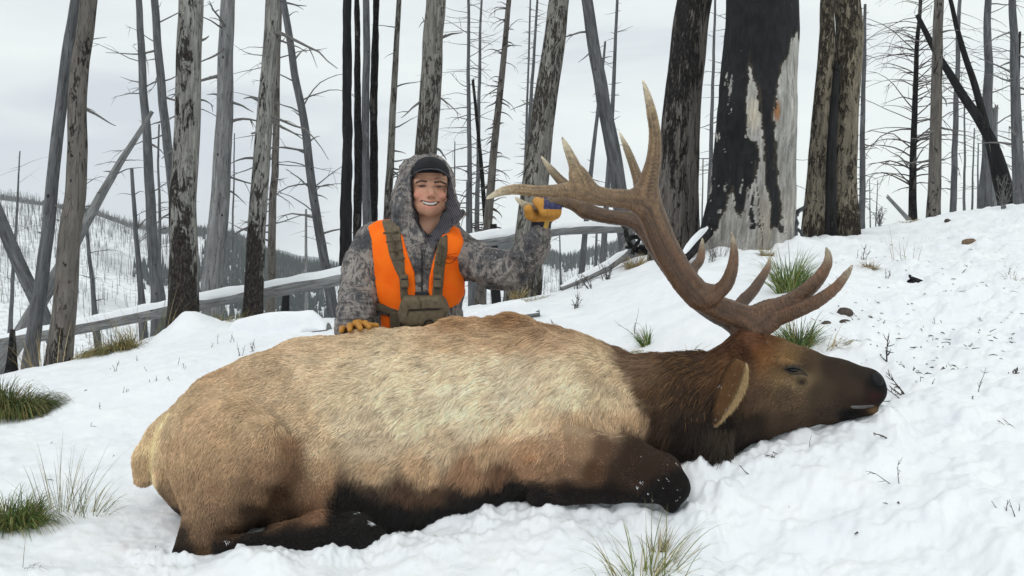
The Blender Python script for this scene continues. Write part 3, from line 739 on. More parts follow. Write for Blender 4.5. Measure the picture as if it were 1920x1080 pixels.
tree('short snapped pole leaning left at the foot of the feathery tree', (1702,410), (1664,370), 8, 6, 9.4, 'silver', seed=62, flare=0, snapped=True)
for i, (xb, yb, xt, yt, w_) in enumerate([(1808,405,1808,195,5),(1822,405,1826,240,4),(1833,402,1834,270,4),(1632,428,1630,335,2.4),(1642,426,1646,338,2.4),(1478,440,1480,390,2),(1760,60,1760,59,1)][:6]):
    tree(['thin pale pole first right of the tall thin grey pole', 'thin pole midway between grey pole and black fork', 'thin pole tucked close to the black fork',
          'tiny far pole first right of the slim spiky tree', 'tiny far pole second right of the slim spiky tree', 'tiny far pole low beside the huge burnt snag'][i],
         (xb, yb), (xt, yt), w_, w_ * 0.5, 18, 'silver_dark', 14, 0.45, 'wavy', (0.1, 1), seed=70 + i, flare=0)

# bare snags scattered down the valley slope behind
g = np.random.default_rng(5)
sn = []
for (x0, x1, n) in ((-60, 640, 46), (860, 1250, 26)):
    for _ in range(n):
        px = g.uniform(x0, x1); d = g.uniform(16, 60)
        x_ = (px - 960) / F * d; sn.append((x_, d, g.uniform(3.5, 8.5), g.uniform(-0.06, 0.06), int(g.integers(0, 4))))
protos = []
def snag_proto(k):
    gg = np.random.default_rng(100 + k); e_ = empty('snag', (0, 0, 0)); L = 6.0
    z = np.linspace(0, L, 24); mb = MB()
    mb.tube(np.stack([fbm(z * 0.5, 0 * z, 0 * z, 2, k) * 0.15, fbm(z * 0.5, 0 * z + 5, 0 * z, 2, k) * 0.15, z], -1), np.linspace(0.085, 0.02, 24), 7)
    mb.build('trunk', M['silver_dark'], e_)
    mb = MB()
    for _ in range(34):
        h = gg.uniform(1.2, 5.9); a = gg.uniform(0, 6.28)
        branch_mesh(mb, np.array([0, 0, h]), np.array([math.cos(a), math.sin(a), 0.1]), gg.uniform(0.2, 0.75) * (1.1 - h / 9), 0.011, ['spike', 'wavy', 'arch', 'droop'][k], gg, False)
    mb.build('crown', M['twig'], e_)
    return e_
def copy_tree(o, parent=None):
    c = o.copy(); S.collection.objects.link(c); c.parent = parent
    for ch in list(o.children): copy_tree(ch, c)
    return c
protos = [snag_proto(k) for k in range(4)]
used = [0] * 4
for (x_, y_, h, ln_, k) in sn:
    o = protos[k] if not used[k] else copy_tree(protos[k]); used[k] = 1
    o.location = (x_, y_, gz(x_, y_) - 0.1); o.rotation_euler = (ln_, ln_ * 0.7, x_ * 7 % 6.28); s_ = h / 6; o.scale = (s_, s_, s_)
    tag(o, 'thin bare snag among many standing on the valley slope below the log', 'tree', 'bare snags scattered down the valley slope')
# ---------------------------------------------------------------- the elk
elk = empty('elk', (float(P(760, 1000, 2.75)[0]), 2.75, gz(float(P(760, 1000, 2.75)[0]), 2.75)))
tag(elk, 'big tan bull elk with dark neck lying dead on the snow, head to the right', 'elk')
ELKM = Matrix.Translation(-elk.location)
def C3(l): return [P(a, b, c) for a, b, c, *_ in l], [R(q[3], q[2]) for q in l]
def _elk_body():
    f = Field((-1.42, 2.0, -0.12), (1.35, 3.35, 0.95), 0.0085)
    def ch(l, k=0.03, fy=1.0): p, r = C3(l); f.chain(p, r, k, fy)
    # trunk of the body
    ch([(440,862,2.82,132),(520,826,2.84,160),(650,812,2.86,166),(780,804,2.86,170),(900,792,2.86,172),(1010,788,2.84,160),(1090,786,2.82,132)], 0.06)
    # withers and back ridge
    ch([(700,668,2.95,36),(860,650,2.95,40),(960,656,2.93,46),(1060,682,2.9,46),(1150,704,2.87,44)], 0.08)
    ch([(490,716,2.95,40),(570,688,2.96,42),(700,668,2.95,38)], 0.08)
    # belly low and dark
    ch([(640,930,2.66,80),(760,920,2.66,88),(880,895,2.66,82),(960,870,2.62,75)], 0.07)
    # neck
    ch([(1090,766,2.78,120),(1180,768,2.72,98),(1270,762,2.66,84),(1360,742,2.61,76)], 0.06, 0.9)
    ch([(1180,810,2.6,62),(1270,808,2.58,50),(1335,812,2.54,40),(1420,778,2.55,42)], 0.05)
    ch([(1290,815,2.54,34),(1345,836,2.46,24)], 0.03)
    ch([(1225,690,2.72,22),(1300,690,2.68,20),(1370,680,2.64,28)], 0.04)
    # head
    ch([(1390,708,2.58,66),(1450,722,2.56,64),(1500,727,2.54,50)], 0.05, 0.75)
    ch([(1440,690,2.56,50),(1500,701,2.54,46),(1570,717,2.52,42),(1616,727,2.51,39)], 0.03, 0.8)
    ch([(1500,738,2.54,46),(1560,744,2.52,39),(1605,742,2.51,31)], 0.03, 0.75)
    ch([(1628,722,2.51,30),(1633,730,2.505,27)], 0.02, 1.0)
    ch([(1430,760,2.55,62),(1500,762,2.54,38),(1560,768,2.53,24),(1618,771,2.52,15)], 0.022, 0.7)
    ch([(1410,660,2.58,40),(1450,672,2.56,34)], 0.04)
    # pedicles
    ch([(1410,660,2.54,30),(1412,640,2.52,25)], 0.02)
    ch([(1402,660,2.66,26),(1398,640,2.68,23)], 0.02)
    # mouth slit between the lips
    p, r = C3([(1590,758,2.41,3.2),(1618,757,2.41,4.5),(1650,752,2.44,5)]); f.chain(p, r, 0.004, 1.0)if False else None
    for a_, b_ in (((1590,759,2.43),(1620,757,2.43)), ((1620,757,2.43),(1655,752,2.46))):
        f.cap(P(*a_), P(*b_), R(3.4,2.43), R(4.4,2.43), 0.004, 6.0, sub=True)
    ch([(1600,774,2.49,10),(1634,767,2.49,11)], 0.012)
    # nostril, eye socket
    f.ell(P(1650,714,2.462), (0.011,0.014,0.014), 0.006, sub=True)
    ex, ez = P(1488,692,2.46)[0], P(1488,692,2.46)[2]
    f.ell((ex, 2.437, ez), (0.030,0.020,0.014), 0.012, sub=True)
    f.cap(P(1470,681,2.47), P(1506,686,2.45), 0.011, 0.008, 0.014)
    f.cap(P(1508,704,2.45), P(1518,716,2.455), 0.005, 0.004, 0.006, sub=True)
    # near hind quarter: haunch, thigh narrowing to the hock in the snow
    ch([(412,822,2.70,104),(425,868,2.62,100),(420,930,2.56,76),(388,985,2.50,42),(356,1020,2.46,22),(331,1044,2.43,7)], 0.035)
    ch([(425,780,2.80,84),(368,830,2.74,66),(342,885,2.68,50)], 0.05)
    ch([(440,830,2.56,90),(478,846,2.52,66),(440,915,2.50,58),(385,990,2.46,36)], 0.03)
    # shank from the hock forward under the body, then the dark hind foot
    ch([(340,1034,2.44,14),(420,1020,2.43,13),(500,1010,2.43,14),(560,1008,2.43,22)], 0.015)
    ch([(520,1012,2.50,30),(600,1004,2.46,42),(660,1006,2.46,38),(705,1010,2.48,22)], 0.03)
    # far thigh seen between flank and haunch
    ch([(560,880,2.80,44),(555,930,2.74,54),(590,965,2.70,38),(520,975,2.70,40)], 0.02)
    f.cap(P(592,700,2.47), P(558,852,2.40), 0.035, 0.03, 0.09, 1.4, sub=True)
    ch([(1015,650,2.74,26),(1062,740,2.62,34)], 0.08)
    f.ell(P(500,700,2.70), (0.09, 0.06, 0.06), 0.08)
    # fold of the flank
    f.cap(P(536,868,2.40), P(470,960,2.36), R(15,2.4), R(20,2.4), 0.02, 3.2, sub=True)
    f.cap(P(552,872,2.44), P(598,945,2.44), R(9,2.4), R(10,2.4), 0.03, 2.6, sub=True)
    # shoulder, upper arm, forearm out to the folded knee, cannon tucked back with its hoof
    ch([(1075,745,2.70,95),(1060,810,2.58,82),(1015,856,2.50,56)], 0.07)
    ch([(1010,856,2.50,56),(1090,862,2.42,53),(1180,868,2.36,44),(1238,888,2.31,37),(1262,910,2.29,29)], 0.03)
    ch([(1264,916,2.29,27),(1258,944,2.29,14)], 0.02)
    ch([(1250,915,2.30,24),(1150,922,2.36,20),(1060,925,2.42,21),(1012,926,2.46,24)], 0.015)
    # far fore leg under the chest
    ch([(1150,850,2.80,50),(1220,905,2.75,30),(1130,935,2.72,22)], 0.03)
    # tail patch and rump
    ch([(372,780,2.92,48),(318,822,2.88,38),(288,862,2.86,32),(270,895,2.84,18)], 0.04)
    X, Y, Z = f.full()
    f.V += (fbm(X * 7 + 0 * Y + 0 * Z, Y * 7 + 0 * X + 0 * Z, Z * 7 + 0 * X + 0 * Y, 3, 6) * 0.010).astype(np.float32)
    # ribs and folds: shallow
    V, Q = f.nets(); V = relax(V, Q, 2)
    return V, Q
EV, EQ = _elk_body()
def elk_color(V):
    px, py = proj(V)
    wx = fbm(V[:, 0] * 9, V[:, 1] * 9, V[:, 2] * 9, 4, 40) * 26; wy = fbm(V[:, 0] * 9, V[:, 1] * 9, V[:, 2] * 9, 4, 41) * 22
    A = []
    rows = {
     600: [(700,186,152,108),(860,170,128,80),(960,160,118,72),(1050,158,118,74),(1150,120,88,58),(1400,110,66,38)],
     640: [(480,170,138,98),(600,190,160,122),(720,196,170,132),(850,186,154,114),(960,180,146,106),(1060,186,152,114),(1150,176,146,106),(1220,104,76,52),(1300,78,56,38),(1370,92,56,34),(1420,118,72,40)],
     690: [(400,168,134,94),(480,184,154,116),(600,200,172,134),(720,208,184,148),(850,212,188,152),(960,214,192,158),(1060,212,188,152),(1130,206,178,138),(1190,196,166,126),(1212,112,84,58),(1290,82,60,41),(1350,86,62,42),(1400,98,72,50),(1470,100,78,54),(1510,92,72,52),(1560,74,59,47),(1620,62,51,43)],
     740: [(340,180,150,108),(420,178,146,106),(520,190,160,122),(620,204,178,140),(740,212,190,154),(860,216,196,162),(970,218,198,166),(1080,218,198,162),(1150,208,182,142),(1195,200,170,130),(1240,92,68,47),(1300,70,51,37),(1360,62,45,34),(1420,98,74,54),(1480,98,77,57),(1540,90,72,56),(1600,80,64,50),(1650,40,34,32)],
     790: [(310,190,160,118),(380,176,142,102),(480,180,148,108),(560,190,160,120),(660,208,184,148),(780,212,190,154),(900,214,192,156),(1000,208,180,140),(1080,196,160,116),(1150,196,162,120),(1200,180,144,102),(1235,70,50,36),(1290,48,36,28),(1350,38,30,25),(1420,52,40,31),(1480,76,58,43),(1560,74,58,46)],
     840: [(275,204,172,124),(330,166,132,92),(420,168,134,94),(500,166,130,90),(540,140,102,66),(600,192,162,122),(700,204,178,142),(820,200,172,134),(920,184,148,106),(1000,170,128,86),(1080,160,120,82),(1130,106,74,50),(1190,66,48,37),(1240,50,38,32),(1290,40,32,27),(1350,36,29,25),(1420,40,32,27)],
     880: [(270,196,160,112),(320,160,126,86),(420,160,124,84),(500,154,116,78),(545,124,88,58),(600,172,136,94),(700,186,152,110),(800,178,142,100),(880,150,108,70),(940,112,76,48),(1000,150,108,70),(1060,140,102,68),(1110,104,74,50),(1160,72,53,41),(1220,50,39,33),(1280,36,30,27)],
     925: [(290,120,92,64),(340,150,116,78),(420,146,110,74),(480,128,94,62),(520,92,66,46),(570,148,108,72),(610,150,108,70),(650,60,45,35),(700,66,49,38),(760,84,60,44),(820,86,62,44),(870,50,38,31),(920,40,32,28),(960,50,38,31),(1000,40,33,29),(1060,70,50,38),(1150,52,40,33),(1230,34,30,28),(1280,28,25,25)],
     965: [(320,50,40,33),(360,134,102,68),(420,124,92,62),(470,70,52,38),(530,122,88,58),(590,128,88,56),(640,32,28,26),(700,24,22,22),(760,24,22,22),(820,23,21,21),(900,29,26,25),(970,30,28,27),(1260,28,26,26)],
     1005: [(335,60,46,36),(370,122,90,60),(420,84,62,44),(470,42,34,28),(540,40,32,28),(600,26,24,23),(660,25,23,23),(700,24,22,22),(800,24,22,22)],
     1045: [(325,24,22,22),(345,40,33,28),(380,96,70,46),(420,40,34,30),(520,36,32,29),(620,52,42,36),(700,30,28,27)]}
    for yy, L_ in rows.items():
        for (xx, r_, g_, b_) in L_:
            c_ = lin(r_, g_, b_); m_ = c_.mean(); sat_ = 0.26 if m_ > 0.08 else 0.12; c_ = (c_ * (1 - sat_) + m_ * sat_) * np.array([1.0, 1.01, 1.0]); A.append((xx, yy, *(c_ * (1.07 if m_ > 0.3 else 1.16 if m_ > 0.08 else 0.9))))
    A += [(xx, yy, *lin(*cc)) for xx, yy, cc in [(1440,672,(122,86,54)),(1432,655,(128,86,52)),(1385,650,(86,54,36)),(1405,665,(76,50,34)),(1360,690,(108,74,46)),(1378,700,(112,78,50)),(1474,676,(138,108,70)),(1466,690,(118,90,60)),(1500,706,(150,128,98)),(1486,708,(146,122,90)),(1472,700,(138,112,78)),(1648,722,(22,22,24)),(1590,790,(34,30,28)),(1640,745,(58,40,36)),(1600,752,(62,48,40))]]
    leg = (V[:, 1] < 2.47) & (py > 795)
    bx_ = np.interp(py, [590, 625, 650, 690, 735, 780, 830, 870], [1070, 1105, 1140, 1172, 1198, 1214, 1212, 1200]) + wx * 0.5
    AB = [a_ for a_ in A if a_[0] < 1202 or (a_[1] > 835 and a_[0] < 1300)]; AN = [a_ for a_ in A if a_[0] > 1208 and not (a_[1] > 875 and a_[0] < 1285)]
    kn = (sstep(-15, 15, px - bx_ + fbm(V[:, 0] * 45, V[:, 1] * 45, V[:, 2] * 30, 3, 44) * 14) * (1 - leg))[:, None]
    col = idw(px + wx * 0.45, py + wy * 0.45, AB, 4.6) * (1 - kn) + idw(px + wx * 0.3, py + wy * 0.3, AN, 4.6) * kn
    d = lambda x, y, rx, ry: np.clip(1.4 - np.hypot((px - x) / rx, (py - y) / ry) * 1.2, 0, 1)[:, None]
    front = (V[:, 1] < 2.62)[:, None]
    kk_ = np.clip(d(998, 853, 15, 9) + 0 * px[:, None] + fbm(V[:, 0] * 40, V[:, 1] * 40, V[:, 2] * 40, 2, 9)[:, None] * 0.5, 0, 1) * (d(998, 853, 20, 13) > 0) * 0.6 * front; col = col * (1 - kk_) + lin(132, 84, 44) * kk_
    k = d(1504, 716, 12, 9) * front * 0.9; col = col * (1 - k) + lin(38, 34, 34) * k
    k = d(1653, 716, 15, 20); col = col * (1 - k) + lin(22, 22, 25) * k
    k = d(1645, 742, 14, 6) * front; col = col * (1 - 0.75 * k) + lin(66, 36, 34) * 0.75 * k
    k = d(1640, 770, 14, 9) * front; col = col * (1 - k) + lin(138, 108, 76) * k
    k = d(1598, 775, 28, 10) * front; col = col * (1 - k) + lin(22, 21, 22) * k
    k = d(600, 1046, 34, 8) * front; col = col * (1 - k) + lin(122, 88, 50) * k
    nzz = fbm(V[:, 0] * 30, V[:, 1] * 30, V[:, 2] * 30, 3, 43) * 9
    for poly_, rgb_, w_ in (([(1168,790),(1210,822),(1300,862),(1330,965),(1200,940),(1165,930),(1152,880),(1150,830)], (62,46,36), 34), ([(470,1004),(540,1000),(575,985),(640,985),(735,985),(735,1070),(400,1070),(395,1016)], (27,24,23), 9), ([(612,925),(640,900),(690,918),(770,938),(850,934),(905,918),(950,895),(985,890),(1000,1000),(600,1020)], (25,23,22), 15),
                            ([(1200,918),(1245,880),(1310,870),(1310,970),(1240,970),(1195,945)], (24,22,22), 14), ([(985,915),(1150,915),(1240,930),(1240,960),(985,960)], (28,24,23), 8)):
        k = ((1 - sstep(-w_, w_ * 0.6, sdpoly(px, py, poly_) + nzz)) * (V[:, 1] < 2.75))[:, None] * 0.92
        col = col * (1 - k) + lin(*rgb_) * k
    k = d(600, 1046, 30, 7) * front * 0.8; col = col * (1 - k) + lin(122, 88, 50) * k
    # cream stripe of the rump beside the tail
    xs = np.interp(py, [760, 800, 860, 930], [330, 300, 283, 290]); k = (np.clip(1 - np.abs(px - xs) / 9, 0, 1) * (py > 770) * (py < 935))[:, None]
    col = col * (1 - 0.8 * k) + lin(226, 206, 162) * 0.8 * k
    return np.clip(col, 0.004, 0.9)
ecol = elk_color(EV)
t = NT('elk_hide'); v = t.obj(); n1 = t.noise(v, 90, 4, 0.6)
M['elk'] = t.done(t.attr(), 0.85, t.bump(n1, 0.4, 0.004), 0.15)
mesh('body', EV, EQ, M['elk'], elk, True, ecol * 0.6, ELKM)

def rand_on(V, Q, n, rng, keep=None):
    a = np.linalg.norm(np.cross(V[Q[:, 2]] - V[Q[:, 0]], V[Q[:, 3]] - V[Q[:, 1]]), axis=1)
    if keep is not None: a = a * keep
    i = rng.choice(len(Q), n, p=a / a.sum()); u, w_ = rng.random(n), rng.random(n)
    wts = np.stack([(1 - u) * (1 - w_), u * (1 - w_), u * w_, (1 - u) * w_], 1)
    return Q[i], wts
def hair_obj(name, pts, rad, col, mat, parent, inv):
    """pts (n,k,3) rad (k,) or (n,k)"""
    n, k, _ = pts.shape
    if inv is not None: pts = pts + np.array(inv)[:3, 3]
    hc = bpy.data.hair_curves.new(name); hc.add_curves([k] * n)
    hc.position_data.foreach_set('vector', pts.astype(np.float32).ravel())
    r = hc.attributes.new('radius', 'FLOAT', 'POINT'); r.data.foreach_set('value', np.broadcast_to(rad, (n, k)).astype(np.float32).ravel())
    c = hc.attributes.new('hcol', 'FLOAT_COLOR', 'CURVE'); cc = np.ones((n, 4), np.float32); cc[:, :3] = col; c.data.foreach_set('color', cc.ravel())
    hc.materials.append(mat)
    return link(bpy.data.objects.new(name, hc), parent)
t = NT('elk_fur')
hi = t.n('ShaderNodeHairInfo')
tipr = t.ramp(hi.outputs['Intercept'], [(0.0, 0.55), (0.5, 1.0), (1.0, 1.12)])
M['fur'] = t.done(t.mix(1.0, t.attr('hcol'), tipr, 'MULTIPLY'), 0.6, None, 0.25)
FLOW = [(300,850,-.15,-1),(340,930,-.1,-1),(345,1000,-.15,-1),(400,800,-.5,-.85),(430,880,-.45,-.9),(480,850,-.5,-.6),(420,690,-1,-.35),(500,720,-1,-.35),(560,780,-.75,-.5),(540,850,-.4,-.9),
 (620,680,-1,-.3),(650,780,-.9,-.6),(700,860,-.8,-.8),(800,700,-1,-.45),(800,800,-.85,-.7),(800,900,-.6,-.9),(900,640,-1,-.25),(950,740,-.8,-.7),(950,850,-.5,-1),(1050,680,-.7,-.8),(1060,780,-.5,-1),
 (1120,720,-.5,-1),(1180,780,-.25,-1),(1100,640,-1,-.3),(1200,665,-1,-.2),(1250,720,-.5,-.9),(1250,820,-.1,-1),(1320,800,-.05,-1),(1340,700,-.8,-.6),(1380,740,-.5,-.9),(1400,660,-1,.1),(1430,700,-.9,-.4),
 (1450,780,-.6,-.7),(1520,700,-1,-.1),(1600,740,-1,-.15),(1100,860,.5,-.7),(1180,850,.9,-.45),(1230,880,.9,-.4),(1270,910,.4,-1),(560,930,-.2,-1),(600,1000,1,-.1),(500,1012,1,0),(1080,920,-1,0)]
def fur(n, seed):
    rng = np.random.default_rng(seed)
    N = vnorm(EV, EQ)
    fc = EV[EQ].mean(1); fn = N[EQ].mean(1)
    vis = ((-fc * fn)[:, 1] * 1.0 - fc[:, 0] * fn[:, 0] - (fc[:, 2] - CZ) * fn[:, 2])
    keep = np.where(vis > -0.35, 1.0, 0.25)
    gx = ground(fc[:, 0], fc[:, 1], False); keep *= (fc[:, 2] > gx - 0.03)
    fpx, fpy = proj(fc)
    keep *= 1 + 1.6 * (fpx > 1380)
    q, wt = rand_on(EV, EQ, n, rng, keep)
    p = (EV[q] * wt[..., None]).sum(1); nn = (N[q] * wt[..., None]).sum(1); nn /= np.linalg.norm(nn, axis=1)[:, None]
    c = (ecol[q] * wt[..., None]).sum(1)
    px, py = proj(p)
    fl = idw(px, py, FLOW, 4.0)
    # clumping swirl
    ca = fbm(p[:, 0] * 16, p[:, 1] * 16, p[:, 2] * 16, 3, 50) * 1.1 + fbm(p[:, 0] * 60, p[:, 1] * 60, p[:, 2] * 60, 2, 51) * 0.8 + rng.normal(0, 0.10, n)
    rough = sstep(560, 700, px) * (1 - 0.6 * sstep(1380, 1450, px)); ca *= 0.22 + 0.5 * rough
    d = np.stack([fl[:, 0] * np.cos(ca) - fl[:, 1] * np.sin(ca), 0 * ca, fl[:, 0] * np.sin(ca) + fl[:, 1] * np.cos(ca)], 1)
    d /= np.linalg.norm(d, axis=1)[:, None]
    d = d - (d * nn).sum(1)[:, None] * nn; d /= np.linalg.norm(d, axis=1)[:, None] + 1e-6
    # length by region
    L = idw(px, py, [(320,900,.022),(420,780,.022),(500,900,.016),(560,930,.010),(700,700,.030),(900,700,.036),(1050,700,.036),(1150,760,.038),(900,880,.035),(700,880,.028),(800,960,.028),(1240,720,.045),(1260,840,.075),(1330,845,.085),(1330,760,.042),
        (1330,670,.042),(1400,660,.024),(1400,780,.03),(1450,800,.024),(1470,720,.010),(1550,720,.006),(1640,740,.003),(1560,780,.009),(1100,860,.013),(1200,880,.010),(1270,930,.007),(1180,840,.010),(1230,870,.007),(1280,890,.006),(1140,880,.010),(600,1010,.01),(400,1000,.014),(345,1030,.010),(960,605,.05),(1050,630,.045),(870,605,.035)], 4)[:, 0]
    clump = fbm(p[:, 0] * 34, p[:, 1] * 34, p[:, 2] * 34, 3, 52)
    tuft = np.exp(-((px - 1010) / 110) ** 2 - ((py - 603) / 12) ** 2)
    L = L * 0.85 * (1 + 0.25 * rng.normal(0, 1, n).clip(-1.5, 1.5) + 0.45 * clump * rough)
    L = np.where((p[:, 1] < 2.45) & (px > 1060) & (px < 1312), np.minimum(L, 0.009), L)
    L = np.maximum(L, 0.003)
    lift = 0.20 + 0.24 * clump * rough + 0.10 * rng.normal(0, 1, n) + 0.9 * tuft; lift = np.clip(lift, 0.08, 1.3)
    d0 = d + nn * lift[:, None] * 1.5; d0 /= np.linalg.norm(d0, axis=1)[:, None]
    d1 = d + nn * (lift[:, None] * 0.7) + np.array([0, 0, -0.10]); d1 /= np.linalg.norm(d1, axis=1)[:, None]
    d2 = d + nn * (lift[:, None] * 0.15) + np.array([0, 0, -0.25]) + rng.normal(0, 0.10, (n, 3)); d2 /= np.linalg.norm(d2, axis=1)[:, None]
    s_ = L[:, None] / 3
    p0 = p - nn * 0.002; p1 = p0 + d0 * s_; p2 = p1 + d1 * s_; p3 = p2 + d2 * s_
    pts = np.stack([p0, p1, p2, p3], 1)
    base = 0.00056 + 0.00028 * (px < 1400)
    rad = base[:, None] * np.array([1.0, 0.95, 0.75, 0.25])[None]
    var = rng.lognormal(0, 0.16, n); tone = 1 + 0.30 * fbm(p[:, 0] * 28, p[:, 1] * 28, p[:, 2] * 28, 3, 53) + 0.16 * fbm(p[:, 0] * 6, p[:, 1] * 6, p[:, 2] * 6, 3, 54)
    # shadow lines of the ruffled coat along the back, painted into the hair colour
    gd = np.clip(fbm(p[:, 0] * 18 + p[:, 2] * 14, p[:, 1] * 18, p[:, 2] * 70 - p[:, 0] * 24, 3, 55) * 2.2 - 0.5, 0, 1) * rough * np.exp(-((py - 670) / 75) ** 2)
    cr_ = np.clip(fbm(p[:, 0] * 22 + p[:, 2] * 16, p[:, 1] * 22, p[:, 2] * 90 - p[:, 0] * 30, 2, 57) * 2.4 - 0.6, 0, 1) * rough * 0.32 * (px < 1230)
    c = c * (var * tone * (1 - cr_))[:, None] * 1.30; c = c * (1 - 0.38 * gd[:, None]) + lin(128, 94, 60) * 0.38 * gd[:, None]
    neck = (px > 1200) & (px < 1400); c[neck] = c[neck] * 0.8; hl = neck & (rng.random(n) < 0.20 * (1 - sstep(700, 800, py))); c[hl] = c[hl] * 0.4 + lin(150, 112, 74) * 0.6
    # snow caught in the coat
    sn = ((noise(p[:, 0] * 90, p[:, 1] * 90, p[:, 2] * 90, 60) > 0.62) & ((np.hypot((px - 1235) / 55, (py - 918) / 28) < 1) | (np.hypot((px - 690) / 30, (py - 965) / 16) < 1) | (np.hypot((px - 880) / 30, (py - 945) / 12) < 1) | (np.hypot((px - 415) / 14, (py - 1010) / 10) < 1)))
    sn |= (noise(p[:, 0] * 170, p[:, 1] * 170, p[:, 2] * 170, 61) > 0.80) & (np.hypot((px - 1220) / 80, (py - 900) / 50) < 1)
    c[sn] = (0.8, 0.82, 0.85)
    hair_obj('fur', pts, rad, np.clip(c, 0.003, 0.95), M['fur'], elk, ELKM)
fur(520000, 1)

# ear: a cupped leaf hanging back and down
def elk_ear(tip, root, wpx, dep, side):
    a, b = P(root[0], root[1], dep), P(tip[0], tip[1], dep - 0.02 * side)
    n, m = 26, 17; V = []; C = []
    ax = (b - a); L = np.linalg.norm(ax); ax /= L; wd = np.cross(ax, [0, 1, 0]); wd /= np.linalg.norm(wd); up = np.array([0, -1.0 * side, 0]); wd_s = 1 if wd[0] > 0 else -1
    for i in range(n):
        s_ = i / (n - 1); ww = R(wpx, dep) * (math.sin(min(1, s_ * 0.92 + 0.065) ** 0.80 * math.pi) ** 0.75) * (1 - 0.25 * s_) + 0.001
        for j in range(m):
            t_ = j / (m - 1) * 2 - 1
            bow = 0.028 * math.sin(s_ * 2.2)
            # near half is the dark furred back, the right edge rolls open to show the cream inside
            y_ = 0.030 * (1 - t_ * t_) * (1 - s_ * 0.6)
            V.append(a + ax * L * s_ + wd * (ww * t_ + bow * 0.4) + up * y_)
            t_c = t_ * wd_s; cr = sstep(0.10, 0.30, t_c)
            c = lin(120, 88, 58) * (1 - cr) + lin(190, 164, 122) * cr
            dk = sstep(0.72, 0.97, s_); c = c * (1 - 0.7 * dk * (1 - cr)) + lin(50, 38, 30) * 0.7 * dk * (1 - cr)
            rim_ = sstep(0.72, 0.98, -t_c); c = c * (1 - 0.65 * rim_); eg = math.exp(-((t_c - 0.26) / 0.07) ** 2); c = c * (1 - 0.6 * eg)
            C.append(c)
    V = np.array(V); C = np.array(C); i = np.arange(n - 1)[:, None] * m; j = np.arange(m - 1)[None]
    Q = np.stack([i + j, i + j + 1, i + m + j + 1, i + m + j], -1).reshape(-1, 4)
    V2 = V - up * 0.006; k = len(V)
    Qb = Q[:, ::-1] + k
    o = mesh('ear', np.vstack([V, V2]), [np.vstack([Q, Qb])], M['elk'], elk, True, np.vstack([C, C * 0.8]), ELKM)
    # ear hair
    rng = np.random.default_rng(3 + side); nh = 20000
    q, wt = rand_on(V, Q, nh, rng); p = (V[q] * wt[..., None]).sum(1); c = (C[q] * wt[..., None]).sum(1) * rng.lognormal(0, 0.2, nh)[:, None]
    d = ax[None] * 0.9 + up * rng.uniform(0.1, 0.5, nh)[:, None] + rng.normal(0, 0.22, (nh, 3)); l = rng.uniform(0.006, 0.017, nh)[:, None]
    pts = np.stack([p, p + d * l * 0.5, p + d * l], 1)
    sn = rng.random(nh) < 0.003; c[sn] = (0.8, 0.8, 0.82)
    hair_obj('ear_hair', pts, np.array([0.0006, 0.0005, 0.0002]), c, M['fur'], o, None)
    o.children[0].data.transform(ELKM) if False else None
    return o
o_ear = elk_ear((1336,788), (1390,676), 27, 2.42, 1)
for c_ in o_ear.children: c_.location = ELKM.translation
o_ear2 = elk_ear((1350,655), (1378,672), 15, 2.72, -1)
for c_ in o_ear2.children: c_.location = ELKM.translation

# eye, lids, nose pad, lips
mb = MB()
def ball(c, r, n=16, m=10):
    th = np.linspace(0, 2 * np.pi, n, endpoint=False); ph = np.linspace(0.02, np.pi - 0.02, m)
    V = np.array([[c[0] + r[0] * math.sin(p) * math.cos(a), c[1] + r[1] * math.sin(p) * math.sin(a), c[2] + r[2] * math.cos(p)] for p in ph for a in th])
    i = np.arange(m - 1)[:, None] * n; j = np.arange(n)[None]; k = (j + 1) % n
    return V, np.stack([i + j, i + n + j, i + n + k, i + k], -1).reshape(-1, 4)
gloss = NT('wet_black').done((0.006, 0.006, 0.007), 0.2, None, 0.35)
nose_m = simple('wet_nose', (0.010, 0.010, 0.011), 0.6, 0.3, 120, 0.5, 0.002, 0.2)
lip_m = simple('grey_lip', (0.085, 0.08, 0.078), 0.45, 0.35, 60, 0.4, 0.002, 0.5)
def surf_y(px, py, V=None, up=2.62, rad=0.012):
    """near surface of the elk under a pixel"""
    V = EV if V is None else V
    qx, qy = _EPX
    m = (np.abs(qx - px) < 6) & (np.abs(qy - py) < 6)
    return float(V[m, 1].min()) if m.any() else up
_EPX = proj(EV)
ye = surf_y(1488, 692)
mb = MB(); mb.add(*ball(P(1487, 692, ye + 0.012), (0.022, 0.018, 0.0105))); mb.build('eye', gloss, elk, inv=ELKM)
lid = simple('eyelid_hide', (0.035, 0.028, 0.022), 0.7)
mb = MB()
yl = ye - 0.004
up_l = [P(1471, 693, yl + .006), P(1477, 688, yl), P(1488, 686.5, yl - .003), P(1499, 690, yl), P(1508, 698, yl + .004), P(1514, 705, yl + .006)]
mb.tube(up_l, [.002, .004, .0045, .004, .003, .002], 8)
lo_l = [P(1471, 693, yl + .006), P(1480, 699, yl), P(1491, 701, yl), P(1502, 700, yl + .002), P(1511, 703, yl + .006)]
mb.tube(lo_l, [.002, .003, .0035, .003, .002], 8)
mb.build('eyelid', lid, elk, inv=ELKM)
mb = MB()
yn = surf_y(1645, 715)
mb.add(*ball(P(1640, 714, yn + 0.024), (0.027, 0.026, 0.027)))
mb.build('nose', nose_m, elk, inv=ELKM)
mb = MB(); y1 = surf_y(1600, 768)
mb.tube([P(1584, 758, y1 + .008), P(1600, 763, y1 + .001), P(1618, 763, y1), P(1634, 760, y1 + .003), P(1646, 757, y1 + .010)], [.003, .0060, .0066, .006, .003], 8)
mb.build('lower_lip', lip_m, elk, inv=ELKM)

